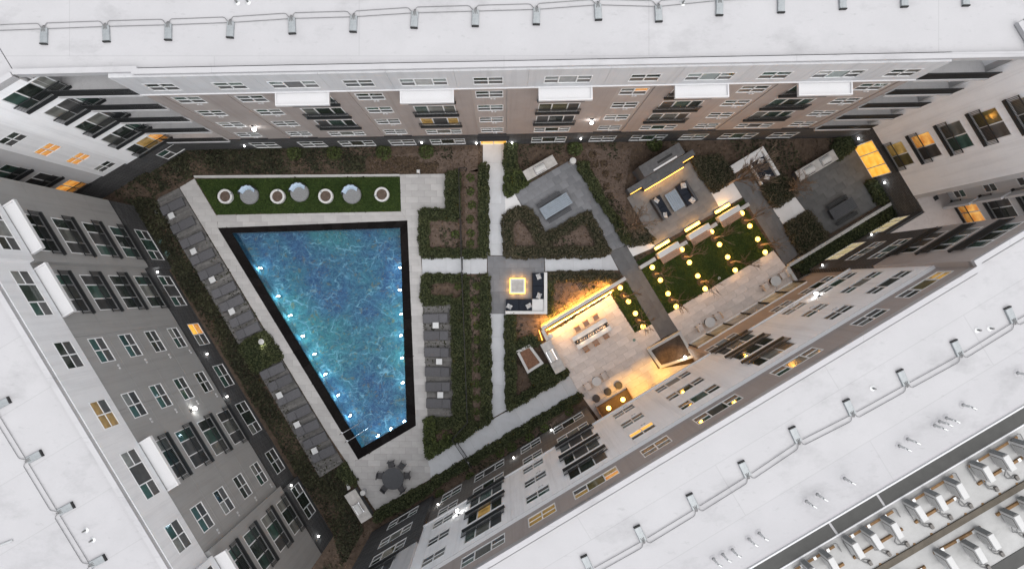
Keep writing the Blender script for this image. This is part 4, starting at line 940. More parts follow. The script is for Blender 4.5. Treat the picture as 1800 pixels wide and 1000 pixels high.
def tree(px, py, lb, h, spread, n, depth, seed, r0=.05, grp=None, ring=False, lean=(0, 0)):
    t = thing('sapling' if ring else 'bare_tree', lb, 'tree', (*G(px, py), 0.03 if ring else 0), 0, grp)
    tk, tw = tree_mesh(h, spread, n, depth, lean, r0, seed); part('trunk', tk, 'bark', t); part('crown', tw, 'twig', t)
    if ring: part('mulch_ring', MB().lathe([(.30, 0), (.30, .03), (.22, .05), (.0, .04)], 18, cap=False), 'soil', t)
    return t
for k in range(5):   # multi-stem shrub trees
    pass
tree(1110, 396, 'bare brown multi-stem tree over the west edge of the fireplace patio', 3.4, .85, 22, 4, 3, .07)
tree(1276, 326, 'bare leaning tree above the white corner seat', 5.6, .42, 16, 4, 5, .08, None, False, (.10, .05))
tree(1384, 338, 'small bare tree left of the eastern grill counter', 2.8, .7, 14, 4, 8, .06)
tree(1062, 300, 'thin pale bare sapling in the mulch under the north wall', 2.4, .3, 3, 2, 9, .03)
RINGS = [(1151.5, 482), (1180, 527), (1203, 451), (1231, 496), (1255, 419), (1284, 462), (1308, 388), (1336.5, 431), (1096, 519), (1122, 562)]
TL = ['first row of lamps, nearest the white benches', 'first row of lamps, nearest the terrace strip', 'second row of lamps, nearest the benches', 'second row of lamps, nearest the terrace strip', 'third row of lamps, nearest the benches', 'third row of lamps, nearest the terrace strip', 'fourth row of lamps, nearest the benches', 'fourth row of lamps, nearest the terrace strip']
for i, (x, y) in enumerate(RINGS):
    tree(x, y, ('young bare sapling in the ' + TL[i]) if i < 8 else ('young bare sapling at the %s end of the small lawn strip' % ('upper' if i == 8 else 'lower')), 4.3, .42, 6, 3, 20 + i, .075, 'uplit saplings on the lamp lawn', True)

# ---------------------------------------------------------------- lamps on the lawns
def uplight(px, py, lb, grp='round glowing ground lamps on the lamp lawns'):
    t = thing('ground_lamp', lb, 'lamp', (*G(px, py), .035), 0, grp)
    part('housing', MB().lathe([(.10, 0), (.11, .10), (.085, .12)], 14), 'black_metal', t)
    part('lens', MB().lathe([(.115, .121), (.20, .20), (.16, .30), (0, .34)], 14, cap=False), 'glow_core', t)
    light('bulb', 'POINT', t, (0, 0, .36), 46 * LAMP, WARM, .12)
LP = [(243, 445), (295, 527), (345, 615), (397, 698), (435, 330), (483, 413), (537, 500), (585, 583), (627, 215), (678, 297), (731, 378), (780, 463), (824, 95), (874, 177), (926, 262), (974, 347)]
for i, (x, y) in enumerate(LP):
    uplight(1080 + x * .27, 350 + y * .27, f'glowing ground lamp, {ORD[i % 4]} from the white benches in the {ORD[i // 4]} lamp row')
for i, (x, y) in enumerate([(35, 577), (88, 666), (133, 743), (182, 828)]): uplight(1080 + x * .27, 350 + y * .27, f'glowing ground lamp, {ORD[i]} from the top on the small lawn strip')

# ---------------------------------------------------------------- garden walls, counters, benches
def lbox(mb, a, b, w, z0, z1, side=0, mi=0):  # box along a px line a->b, width w metres to one side (+1 left, -1 right, 0 centred)
    p, q = Vector(G(*a)), Vector(G(*b)); d = (q - p).normalized(); n = Vector((-d.y, d.x))
    o0, o1 = (-w / 2, w / 2) if side == 0 else ((0, w) if side > 0 else (-w, 0))
    mb.prism([tuple(p + n * o0), tuple(q + n * o0), tuple(q + n * o1), tuple(p + n * o1)], z0, z1); return mb
def wall_thing(name, label, cat, segs, w, h, m='wall_coping', grp=None, joints=2.2):
    t = None
    a0 = G(*segs[0][0]); t = thing(name, label, cat, (*a0, 0), 0, grp)
    for a, b, side in segs:
        L = (Vector(G(*b)) - Vector(G(*a))).length; n = max(1, int(round(L / joints)))
        for i in range(n):
            mb = MB(); lbox(mb, lerp(a, b, i / n + (.002 if i else 0)), lerp(a, b, (i + 1) / n), w, h - .07, h, side); mb.v = [(x - a0[0], y - a0[1], z) for x, y, z in mb.v]
            part('coping', mb, m, t)
        mb = MB(); lbox(mb, a, b, w * .84, -.05, h - .07, side); mb.v = [(x - a0[0], y - a0[1], z) for x, y, z in mb.v]; part('wall_body', mb, m, t)
    return t
wall_thing('garden_wall', 'long low white garden wall along the dim patio and hedge', 'wall', [((1564, 357), (1383, 467), 0)], .24, .55)
wall_thing('garden_wall', 'short white garden wall corner at the end of the long low wall', 'wall', [((1380, 469), (1396, 494), 0)], .24, .5)
wall_thing('garden_wall', 'white low curb wall behind the green lawn strip', 'wall', [((343, 311), (703, 308.5), 0)], .12, .25)
tw = wall_thing('garden_wall', 'pale terrace wall glowing orange along both sides', 'wall', [((951.5, 576.5), (1074, 503), 0), ((1074, 503), (1097, 489), 0), ((953, 579), (962, 597), 0)], .26, .70)
a0 = G(951.5, 576.5)
def addstrip(t, a, b, off, z, w=.05, m='glow_strip', n=5, power=9):
    p, q = Vector(G(*a)), Vector(G(*b)); d = (q - p).normalized(); nn = Vector((-d.y, d.x)); L = t.location
    mb = MB(); A, B = p + nn * (off - w / 2), q + nn * (off - w / 2); C_, D_ = q + nn * (off + w / 2), p + nn * (off + w / 2)
    mb.prism([(v.x - L.x, v.y - L.y) for v in (A, B, C_, D_)], z, z + .03); st_ = part('light_strip', mb, m, t)
    for i in range(n):
        v = p + (q - p) * ((i + .5) / n) + nn * (off + (.06 if off > 0 else -.06)); light('lamp', 'POINT', st_, (v.x - L.x, v.y - L.y, z - .02), power * LAMP, WARM, .05)
addstrip(tw, (953, 575), (1072, 504), .19, .42, .05, 'glow_strip', 12, 75)
addstrip(tw, (957, 576), (1074, 506), -.19, .52, .09, 'glow_strip', 12, 75)
mb = MB(); lbox(mb, (965, 577.5), (1073, 513), .10, .0, .42, 0); mb.v = [(x - a0[0], y - a0[1], z) for x, y, z in mb.v]; part('bench_ledge', mb, 'wall_coping', tw)
addstrip(tw, (951, 578), (957, 596), -.2, .4, .05, 'glow_strip', 2, 14)
def counter(name, label, quad, h, grill=(0, .9, .55), dual=False, m='counter_stone', g2=None):
    c = [G(*p) for p in quad]; cx = sum(p[0] for p in c) / 4; cy = sum(p[1] for p in c) / 4
    d = Vector(c[1]) - Vector(c[0]); L = d.length; W = (Vector(c[3]) - Vector(c[0])).length; rz = math.atan2(d.y, d.x)
    t = thing(name, label, 'grill counter', (cx, cy, 0), rz)
    part('base', MB().box(-L / 2 + .05, L / 2 - .05, -W / 2 + .05, W / 2 - .05, -.02, h - .06), 'dark_stone', t)
    n = 3
    for i in range(n): part('countertop', MB().bbox(-L / 2 + i * L / n + .002, -L / 2 + (i + 1) * L / n - .002, -W / 2, W / 2, h - .06, h, .008), m, t)
    for gx, gw, side in ([grill] if g2 is None else [grill, g2]):
        g = part('grill', MB().bbox(gx - gw / 2, gx + gw / 2, -.30 + side, .32 + side, h, h + .10, .02), 'steel', t)
        mb = MB()
        for i in range(7):
            a0_, a1_ = PI * i / 7, PI * (i + 1) / 7
            y0_, z0_, y1_, z1_ = .02 - .24 * math.cos(a0_), .18 * math.sin(a0_), .02 - .24 * math.cos(a1_), .18 * math.sin(a1_)
            mb.add([(-gw / 2 + .04, y0_, z0_), (gw / 2 - .04, y0_, z0_), (gw / 2 - .04, y1_, z1_), (-gw / 2 + .04, y1_, z1_)], [(0, 1, 2, 3)])
        mb.add([(-gw / 2 + .04, .02 - .24 * math.cos(PI * i / 7), .18 * math.sin(PI * i / 7)) for i in range(8)], [tuple(range(7, -1, -1))])
        mb.add([(gw / 2 - .04, .02 - .24 * math.cos(PI * i / 7), .18 * math.sin(PI * i / 7)) for i in range(8)], [tuple(range(8))])
        part('lid', mb, 'aluminium_white', g, (gx, side, h + .10)); part('handle', MB().tube([(gx - gw * .35, -.30 + side, h + .2), (gx + gw * .35, -.30 + side, h + .2)], .018), 'black_metal', g)
    return t
counter('grill_counter', 'stone grill counter at the top of the metal table patio', [(927, 321.6), (979, 292.5), (969, 275), (918.5, 305)], .92, (-.05, .95, -.08))
counter('grill_counter', 'stone grill counter on the warm terrace corner', [(993.5, 646), (965.5, 595), (948.5, 604), (975.5, 655)][::-1], .92, (.15, .95, .05))
counter('grill_counter', 'stone grill counter at the lower left corner of the pool deck', [(640, 914), (658, 901), (628, 853), (610, 863)][1:] + [(640, 914)], .92, (-.15, .9, .05))
counter('grill_counter', 'dim stone counter with two grills near the glowing doors', [(1399, 322), (1465, 283), (1455, 266.5), (1387, 307)], .92, (-.75, .9, -.03), True, 'counter_stone', (.78, .85, 0))
# benches on the lamp lawn
for i, (x, y) in enumerate(((1174, 444), (1227, 412), (1279.5, 380.5))):
    wx, wy = G(x, y); t = thing('bench', f'white stone bench with timber seat facing the lamp lawn, {ORD[i]} from the left', 'bench', (wx, wy, 0), ROT, 'three white benches above the lamp lawn')
    part('backrest', MB().bbox(-.95, .95, -.02, .42, -.02, .80, .02), 'planter_white', t)
    for k in range(4): part('seat_slat', MB().bbox(-.88, .88, -.16 - k * .135, -.04 - k * .135, .40, .44, .006), 'teak', t)
    part('seat_support', MB().box(-.8, .8, -.5, -.05, -.02, .39), 'wall_coping', t)
    lx = part('light_box', MB().bbox(-.85, .60, .62, .95, -.02, .20, .02), 'black_metal', t); part('diffuser', MB().bbox(-.80, .55, .67, .90, .20, .26, .02), 'glow_core', lx)
    for k in (-.5, .25): light('lamp', 'POINT', lx, (k, .785, .40), 34 * LAMP, WARM, .08)
for i, (a, b) in enumerate((((1123, 471), (1150, 455)), ((1187, 436), (1205, 426)), ((1240, 405), (1257, 394)), ((1294, 371.5), (1313, 360)))):
    wall_thing('garden_wall', f'low pale wall piece beside the white benches, {ORD[i]} from the left', 'wall', [(a, b, 0)], .28, .5, 'wall_coping', 'low wall pieces between the benches')
# raised planters
def planter(label, quad, h, rim, m, fill, thick=None):
    c = [G(*p) for p in quad]
    if area(c) < 0: c = c[::-1]
    cx = sum(p[0] for p in c) / 4; cy = sum(p[1] for p in c) / 4; t = thing('planter_box', label, 'planter', (cx, cy, 0)); c = [(x - cx, y - cy) for x, y in c]
    ins = []
    for i in range(4):
        p, q, r = Vector(c[i - 1]), Vector(c[i]), Vector(c[(i + 1) % 4]); d1, d2 = (q - p).normalized(), (r - q).normalized()
        n1, n2 = Vector((-d1.y, d1.x)), Vector((-d2.y, d2.x)); b = (n1 + n2); ins.append(tuple(q + b * (rim / (1 + n1.dot(n2)))))
    for i in range(4): part('side_wall', MB().prism([c[i], c[(i + 1) % 4], ins[(i + 1) % 4], ins[i]], -.05, h), m, t)
    part('fill', MB().prism(ins, -.04, h - .12), fill, t)
    return t
planter('brown floored planter box with thick white rim beside the terrace grill', [(907, 616), (931, 604), (955, 637), (927, 655)], .6, .20, 'wall_coping', 'brick_floor')
pb = planter('white rimmed soil planter at the foot of the diagonal walkway', [(1135, 613), (1193, 580.5), (1219, 626), (1158, 646)], .55, .22, 'wall_coping', 'soil')
pb2 = planter('dark soil planter corner beside the storefront wall end', [(1398, 494), (1420, 480), (1436, 494), (1416, 508)], .4, .15, 'wall_coping', 'soil')
# outdoor fireplace
fx, fy = G(1157.5, 306); t = thing('outdoor_fireplace', 'dark stone outdoor fireplace wall with glowing ledge', 'fireplace', (fx, fy, 0), ROT)
part('side_wall', MB().bbox(-3.0, 3.0, -.22, .25, -.05, 1.0, .01), 'dark_stone', t)
part('chimney', MB().bbox(-1.75, 1.85, .252, 1.20, -.05, 2.6, .01), 'dark_stone', t)
part('flue_slot', MB().box(-.35, .95, .62, .80, 2.45, 2.605), 'joint_dark', t); part('flue_trim', MB().box(-.9, 1.15, .30, .42, 2.58, 2.66), 'white_trim', t)
hb = part('hearth', MB().bbox(-1.85, 1.85, -.55, -.222, -.05, .95, .01), 'dark_stone', t)
part('firebox', MB().box(-.7, .9, -.56, -.552, .3, .75), 'joint_dark', hb)
st_ = part('light_strip', MB().box(-1.8, 1.8, -.62, -.555, .62, .66), 'glow_strip', t)
for k in range(6): light('lamp', 'POINT', st_, (-1.55 + k * .62, -.70, .45), 12 * LAMP, WARM, .05)
for sx in (-2.4, 2.4): part('light_strip', MB().box(sx - .5, sx + .5, -.27, -.225, .62, .65), 'glow_strip', t)
# ---------------------------------------------------------------- seating
def pillow(x, y, z, rz, m, label, grp, s=.42, tilt=.6):
    mb = MB(); n = 5; T, B = [], []
    for i in range(n + 1):
        for j in range(n + 1):
            u, v = i / n * 2 - 1, j / n * 2 - 1; k = max(0, (1 - u * u) * (1 - v * v)) ** .35; e = 1 + .08 * (abs(u) * abs(v))
            T.append((u * s / 2 * e, v * s / 2 * e, .075 * k)); B.append((u * s / 2 * e, v * s / 2 * e, -.075 * k))
    f = []
    for i in range(n):
        for j in range(n): a = i * (n + 1) + j; f.append((a, a + n + 1, a + n + 2, a + 1))
    mb.add(T, f); mb.add(B, [q[::-1] for q in f])
    o = part('pillow', mb, m, None, (x, y, z)); o.rotation_euler = (tilt, 0, rz); tag(o, label, 'pillow', grp)
def pxl(t, lx, ly): # thing local -> world
    c, s_ = math.cos(t.rotation_euler.z), math.sin(t.rotation_euler.z); return t.location.x + lx * c - ly * s_, t.location.y + lx * s_ + ly * c
def sofa(label, px, py, rz, L, W, arms=True):
    t = thing('sofa', label, 'sofa', (*G(px, py), .05), rz)
    part('frame', MB().box(-L / 2, L / 2, -W / 2, W / 2, .06, .24), 'frame_dark', t)
    n = max(1, round(L / .85))
    for i in range(n): part('seat_cushion', MB().bbox(-L / 2 + .04 + i * (L - .08) / n + .006, -L / 2 + .04 + (i + 1) * (L - .08) / n - .006, -W / 2 + .04, W / 2 - .2, .24, .42, .04), 'cushion_navy', t)
    part('backrest', MB().bbox(-L / 2, L / 2, W / 2 - .19, W / 2, .24, .74, .03), 'frame_dark', t)
    for sx in (-L / 2 + .05, L / 2 - .05):
        for sy in (-W / 2 + .05, W / 2 - .05): part('leg', MB().box(sx - .03, sx + .03, sy - .03, sy + .03, 0, .06), 'black_metal', t)
    return t
s1 = sofa('navy sofa left of the slatted low table by the fireplace', 1160, 366, ROT + PI / 2, 1.9, .92)
s2 = sofa('navy sofa right of the slatted low table by the fireplace', 1204, 342, ROT - PI / 2, 1.9, .92)
for s_, (nm, ends) in ((s1, ('left', ('far', 'near'))), (s2, ('right', ('near', 'far')))):
    for k, lx in ((0, -.68), (1, .68)):
        x, y = pxl(s_, lx, .08); pillow(x, y, .64, s_.rotation_euler.z + (k - .5) * .8, 'cushion_white', f'pale patterned pillow on the {nm} fireplace sofa at its end {"away from" if (k == 0) == (nm == "left") else "nearest"} the fire', 'patterned pillows on the navy sofas')
t = thing('coffee_table', 'grey slatted low table between the two fireplace sofas', 'table', (*G(1184, 353.5), .05), ROT)
for i in range(6): part('slat', MB().bbox(-.50 + i * .168, -.345 + i * .168, -.78, .78, .36, .40, .006), 'table_blue_grey', t)
for sx in (-.42, .42):
    for sy in (-.7, .7): part('leg', MB().box(sx - .03, sx + .03, sy - .03, sy + .03, 0, .36), 'frame_dark', t)
# white walled corner seats
def corner_seat(label, px, py, rz, L1, L2, mirror=1):
    # corner of the L at origin, arms along -x (L1) and +-y (L2)
    t = thing('corner_sofa', label, 'sofa', (*G(px, py), 0.0), rz); q = mirror
    part('back_wall', MB().box(-L1, 0, 0, .26, -.03, .75), 'planter_white', t)
    part('back_wall', MB().box(.002, .26, min(-q * L2, .26), max(-q * L2, .26), -.03, .75) if q > 0 else MB().box(.002, .26, 0, L2, -.03, .75), 'planter_white', t)
    return t
x0, y0 = G(955.5, 546)
t = thing('corner_sofa', 'white walled corner seat with navy cushions round the fire table', 'sofa', (x0, y0, .05))
part('back_wall', MB().box(-3.05, .25, -.24, -.002, -.08, .62), 'planter_white', t); part('back_wall', MB().box(.002, .25, 0, 3.05, -.08, .62), 'planter_white', t)
part('corner_table', MB().bbox(-.93, -.01, .01, .93, 0, .40, .01), 'planter_white', t)
part('seat_base', MB().box(-3.0, -.94, .01, .93, 0, .24), 'frame_dark', t); part('seat_base', MB().box(-.93, -.01, .94, 3.0, 0, .24), 'frame_dark', t)
for i in range(2): part('seat_cushion', MB().bbox(-3.0 + i * 1.03, -1.98 + i * 1.03, .01, .93, .24, .42, .04), 'cushion_navy', t)
for i in range(2): part('seat_cushion', MB().bbox(-.93, -.01, .94 + i * 1.03, 1.96 + i * 1.03, .24, .42, .04), 'cushion_navy', t)
for lx, ly, rz, lb in ((-2.75, .35, -.5, 'lower arm of the plaza corner seat, left end'), (-1.2, .40, .5, 'lower arm of the plaza corner seat, beside the corner table'), (-.42, 2.72, 1.9, 'upright arm of the plaza corner seat, top end'), (-.40, 1.2, 1.2, 'upright arm of the plaza corner seat, beside the corner table')):
    pillow(x0 + lx, y0 + ly, .62, rz, 'cushion_white', 'patterned pillow on the ' + lb, 'patterned pillows on the navy sofas')
x0, y0 = G(1334, 268); c_, s_2 = math.cos(ROT), math.sin(ROT)
t = thing('corner_sofa', 'white corner wall seat with navy cushion at the top of the grey walk', 'sofa', (x0, y0, .0), ROT)
part('back_wall', MB().box(-2.75, .24, -.002, .26, -.05, .70), 'planter_white', t); part('back_wall', MB().box(.0, .24, -2.35, -.004, -.05, .70), 'planter_white', t)
part('seat_base', MB().box(-1.2, -.01, -2.30, -.45, -.02, .26), 'frame_dark', t); part('side_panel', MB().box(-1.3, -1.21, -2.30, -.4, -.02, .5), 'planter_white', t)
for i in range(2): part('seat_cushion', MB().bbox(-1.19, -.02, -2.28 + i * .92, -1.37 + i * .92, .26, .44, .04), 'cushion_navy', t)
part('ledge', MB().box(-2.7, -.01, -.43, -.01, -.02, .42), 'concrete_pale', t)
for lx, ly, lb in ((-.5, -.65, 'upper pillow on the navy corner cushion under the leaning tree'), (-.7, -2.0, 'lower pillow on the navy corner cushion at the grey walk')):
    x, y = pxl(t, lx, ly); pillow(x, y, .62, ROT + lx, 'cushion_white', 'patterned ' + lb, 'patterned pillows on the navy sofas')
# fire table on the plaza
x0, y0 = G(909.5, 502.5); t = thing('fire_table', 'square stone fire table with glowing orange base', 'fire table', (x0, y0, .05))
part('base', MB().box(-.46, .46, -.46, .46, 0, .30), 'dark_stone', t); part('tabletop', MB().bbox(-.58, .58, -.58, .58, .34, .44, .01), 'concrete_pale', t); part('rim', MB().box(-.46, .46, -.46, .46, .441, .452), 'counter_stone', t)
sp_ = part('light_strip', MB().box(-.62, .62, -.62, .62, .26, .30), 'glow_strip', t)
for k in range(8):
    e_ = [(-.35, -.70), (.35, -.70), (.70, -.35), (.70, .35), (.35, .70), (-.35, .70), (-.70, .35), (-.70, -.35)][k]
    light('lamp', 'POINT', sp_, (*e_, .16), 6 * LAMP, WARM, .10)
# metal picnic table and benches
def slat_table(label, px, py, rz, L, W, h, m, n, cat='table', nm='dining_table'):
    t = thing(nm, label, cat, (*G(px, py), .05), rz)
    w = W / n
    for i in range(n): part('slat', MB().bbox(-L / 2, L / 2, -W / 2 + i * w + .008, -W / 2 + (i + 1) * w - .008, h - .04, h, .005), m, t)
    for sx in (-L / 2 + .2, L / 2 - .2): part('leg', MB().box(sx - .04, sx + .04, -W / 2 + .06, W / 2 - .06, 0, h - .042), 'frame_dark', t)
    return t
slat_table('long blue grey slatted metal table on the grey patio', 976, 364, ROT + .01, 2.5, 1.0, .75, 'table_blue_grey', 7)
slat_table('dark slatted bench above the blue grey metal table', 964, 352, ROT, 2.1, .34, .45, 'table_dark', 3, 'bench', 'bench'); slat_table('dark slatted bench below the blue grey metal table', 983, 379, ROT, 2.1, .34, .45, 'table_dark', 3, 'bench', 'bench')
slat_table('dark slatted dining table on the dim patio', 1474, 369, ROT, 2.1, .95, .75, 'table_dark', 7)
slat_table('black bench above the dark dining table', 1467, 356, ROT, 1.75, .36, .45, 'rail_metal', 3, 'bench', 'bench'); slat_table('black bench below the dark dining table', 1484, 385, ROT, 1.9, .30, .45, 'rail_metal', 3, 'bench', 'bench')
# fire trough table
t = thing('fire_trough_table', 'long white table split by a trough of burning flames', 'fire table', (*G(1038, 585), .05), ROT)
for s_ in (-1, 1): part('tabletop', MB().bbox(-1.55, 1.55, min(s_ * .17, s_ * .55), max(s_ * .17, s_ * .55), .70, .76, .01), 'table_white', t)
for sx in (-1.3, 1.3): part('leg', MB().box(sx - .15, sx + .15, -.45, .45, 0, .70), 'aluminium_white', t)
tr_ = part('fire_trough', MB().box(-1.5, 1.5, -.165, .165, .62, .70), 'fire_glass', t)
fl = MB()
for i in range(46):
    x, y = random.uniform(-1.45, 1.45), random.uniform(-.12, .05); h_ = random.uniform(.05, .16); w_ = random.uniform(.015, .035)
    fl.add([(x - w_, y, .70), (x + w_, y - w_, .70), (x + w_ * .3, y + w_, .70), (x + random.uniform(-.03, .03), y + random.uniform(-.03, .03), .70 + h_)], [(0, 1, 3), (1, 2, 3), (2, 0, 3)])
part('flames', fl, 'glow_flame', tr_)
pe = MB()
for i in range(150):
    x, y = random.uniform(-1.48, 1.48), random.uniform(-.15, .15); r = random.uniform(.015, .04); pe.lathe([(r, .69), (r * .8, .69 + r), (0, .69 + r * 1.3)], 5, (x, y), cap=False)
tag(part('fire_stones', pe, 'fire_glass', tr_), kind='stuff')
for k in range(3): light('flame', 'POINT', tr_, (-1 + k, -.05, .95), 10 * LAMP, (1, .62, .3), .12)
def chair(label, px, py, rz, m='teak', grp=None, z=.05, s=1.0):
    t = thing('chair', label, 'chair', (*G(px, py), z), rz, grp); t.scale = (s, s, s)
    part('seat', MB().bbox(-.22, .22, -.22, .20, .42, .46, .01), m, t)
    part('backrest', MB().bbox(-.22, .22, .17, .22, .50, .85, .01), m, t)
    for sx in (-.2, .2):
        part('leg', MB().box(sx - .018, sx + .018, -.21, -.175, 0, .42), 'frame_dark', t); part('leg', MB().box(sx - .018, sx + .018, .175, .21, 0, .84), 'frame_dark', t)
    return t
for i, (x, y) in enumerate(((1014, 577), (1029, 567.5), (1046, 557))): chair(f'brown chair above the fire trough table, {ORD[i]} from the left', x, y, ROT, 'teak', 'brown chairs at the fire trough table')
for i, (x, y) in enumerate(((1029, 612), (1046, 601), (1063, 589))): chair(f'brown chair below the fire trough table, {ORD[i]} from the left', x, y, ROT + PI, 'teak', 'brown chairs at the fire trough table')
def round_table(label, px, py, r, m, h=.75, z=.05):
    t = thing('round_table', label, 'table', (*G(px, py), z)); part('tabletop', MB().lathe([(r - .01, h - .035), (r, h - .02), (r, h - .006), (r - .012, h)], 40), m, t)
    part('pedestal', MB().lathe([(.28, 0), (.27, .03), (.05, .06), (.045, h - .036)], 16), 'frame_dark', t); return t
round_table('round white table on the warm terrace beside the dark poufs', 1046.5, 668, .37, 'table_white'); round_table('round white table on the storefront terrace, nearer the planter', 1243, 565.5, .41, 'table_white'); round_table('round white table on the storefront terrace, nearer the low garden wall', 1357, 494, .41, 'table_white')
for x, y, dx, dy, nm in ((1046.5, 668, 15, -9.5, 'terrace table by the poufs'), (1243, 565.5, 16, -10, 'storefront table nearer the planter'), (1357, 494, 16, -10, 'storefront table nearer the garden wall')):
    chair(f'pale chair on the upper right of the white {nm}', x + dx, y + dy, ROT - PI / 2, 'travertine', 'pale chairs at the white round tables', .05, 1.15); chair(f'pale chair on the lower left of the white {nm}', x - dx, y - dy, ROT + PI / 2, 'travertine', 'pale chairs at the white round tables', .05, 1.15)
for i, (x, y) in enumerate(((1047, 699), (1067, 687), (1086, 676))):
    t = thing('pouf', f'round dark woven pouf on the terrace, {ORD[i]} from the left', 'pouf', (*G(x, y), .05), 0, 'three dark round poufs'); part('body', MB().lathe([(.26, 0), (.30, .08), (.31, .25), (.29, .38)], 24), 'wicker_grey', t); part('cushion', MB().lathe([(.29, .381), (.295, .40), (.27, .43), (0, .44)], 24, cap=False), 'frame_dark', t)
t = thing('bar_console', 'low timber console with two glowing globe lamps under the white wing', 'console', (*G(1080, 708), .05), ROT)
part('top', MB().bbox(-1.45, 1.45, -.55, .55, .34, .42, .01), 'walnut', t); part('body', MB().box(-1.38, 1.38, -.48, .48, 0, .34), 'teak', t)
for sx in (-1.42, 1.42): part('end_panel', MB().box(sx - .03, sx + .03, -.6, .6, 0, .62), 'teak', t)
for i, sx in enumerate((-.63, .68)):
    x, y = pxl(t, sx, .05); g = thing('globe_lamp', f'glowing warm globe lamp on the timber console, {["left", "right"][i]} one', 'lamp', (x, y, .47)); part('base', MB().lathe([(.09, 0), (.08, .05)], 14), 'black_metal', g); part('globe', MB().lathe([(.09, .05), (.17, .16), (.19, .25), (.15, .36), (0, .42)], 18, cap=False), 'glow_warm', g)
    light('bulb', 'POINT', g, (0, 0, .70), 38 * LAMP, WARM, .15)
# ---------------------------------------------------------------- pool furniture
def lounger(label, px, py, rz, grp, z):
    t = thing('sun_lounger', label, 'sun lounger', (*G(px, py), z), rz + random.uniform(-.025, .025), grp); t.scale = (1.06, 1.22, 1.0)
    fr_ = MB(); fr_.box(-.92, .92, -.31, -.27, .24, .28).box(-.92, .92, .27, .31, .24, .28).box(-.92, -.88, -.27, .27, .24, .28).box(.88, .92, -.27, .27, .24, .28); part('frame', fr_, 'frame_dark', t)
    part('seat', MB().bbox(-.27, .91, -.285, .285, .285, .33, .012), 'sling_fabric', t)
    b = part('backrest', MB().bbox(-.63, 0, -.285, .285, 0, .045, .012), 'sling_fabric', t, (-.29, 0, .29)); b.rotation_euler = (0, math.radians(random.choice([4, 8, 14])), 0)
    for sx in (-.8, .8):
        for sy in (-.28, .28): part('leg', MB().box(sx - .02, sx + .02, sy - .02, sy + .02, 0, .24), 'frame_dark', t)
    return t
def side_table(label, px, py, rz, z):
    t = thing('side_table', label, 'side table', (*G(px, py), z), rz, 'white side tables between the loungers'); part('tabletop', MB().bbox(-.235, .235, -.235, .235, .42, .46, .01), 'table_white', t)
    for sx in (-.19, .19):
        for sy in (-.19, .19): part('leg', MB().box(sx - .02, sx + .02, sy - .02, sy + .02, 0, .42), 'aluminium_white', t)
def deck_platform(label, quad, ang):
    q = gp(quad); HARD.append(q); t = tag(part('lounger_deck', MB().prism(q, -.05, .10), 'grout', None), label, None, None, 'structure')
    c_, s_ = math.cos(ang), math.sin(ang); loc = [(x * c_ + y * s_, -x * s_ + y * c_) for x, y in q]
    if area(loc) < 0: loc = loc[::-1]
    xs = [p[0] for p in loc]; ys = [p[1] for p in loc]; bw_ = .145; mb = MB(); j = math.floor(min(ys) / bw_)
    while j * bw_ < max(ys):
        off = random.random() * 2.4; i = math.floor((min(xs) - off) / 2.4)
        while i * 2.4 + off < max(xs):
            r = [(i * 2.4 + off + .003, j * bw_ + .004), ((i + 1) * 2.4 + off - .003, j * bw_ + .004), ((i + 1) * 2.4 + off - .003, (j + 1) * bw_ - .004), (i * 2.4 + off + .003, (j + 1) * bw_ - .004)]
            cc = clip(loc, r)
            if len(cc) >= 3 and abs(area(cc)) > .005: mb.prism([(x * c_ - y * s_, x * s_ + y * c_) for x, y in cc], .09, .125 + random.uniform(-.002, .002))
            i += 1
        j += 1
    tag(part('board', mb, 'deck_board', t), kind='stuff')
AW = math.atan2(.43, .9)
deck_platform('long grey board deck under nine loungers west of the pool', [(315.5, 331), (281, 348), (275, 356), (421, 606), (464, 580)], AW)
deck_platform('grey board deck under seven loungers southwest of the pool', [(494, 628), (455, 653), (563, 838), (604, 812)], AW)
deck_platform('small grey board deck with six loungers right of the pool', [(743.5, 533), (795, 533), (800, 733), (752, 733)], 0)
for i, (x, y) in enumerate([(307.8, 364), (326, 396.7), (342.6, 422.8), (360, 451.8), (374.5, 477.9), (397.7, 509.7), (410.7, 533), (428, 560.5), (439.7, 580.8)]): lounger(f'grey sling lounger on the long west deck, {ORD[i]} from the lawn end', x, y, AW, 'grey loungers on the long west deck', .125)
for i, (x, y) in enumerate([(482.3, 651), (496, 671), (511, 695.8), (528.5, 723.8), (543, 750.2), (557, 772), (570.4, 795.5)]): lounger(f'grey sling lounger on the southwest deck, {ORD[i]} from the hedge gap', x, y, AW, 'grey loungers on the southwest deck', .125)
for i, y in enumerate((559, 589, 618, 652, 678, 707)): lounger(f'grey sling lounger on the small deck right of the pool, {ORD[i]} from the top', 766 + i * 1.1, y, PI, 'grey loungers right of the pool', .125)
for i, (x, y) in enumerate(((307, 380.7), (345.5, 442.5), (378.3, 491.8), (412.2, 546.9))): side_table(f'white side table on the long west deck, {ORD[i]} from the lawn end', x, y, AW, .125)
for i, (x, y) in enumerate(((495, 692.5), (525.8, 743.6), (556.2, 789))): side_table(f'white side table on the southwest deck, {ORD[i]} from the hedge gap', x, y, AW, .125)
for i, (x, y) in enumerate(((767, 571), (773, 634), (775, 692))): side_table(f'white side table on the small deck right of the pool, {ORD[i]} from the top', x, y, 0, .125)
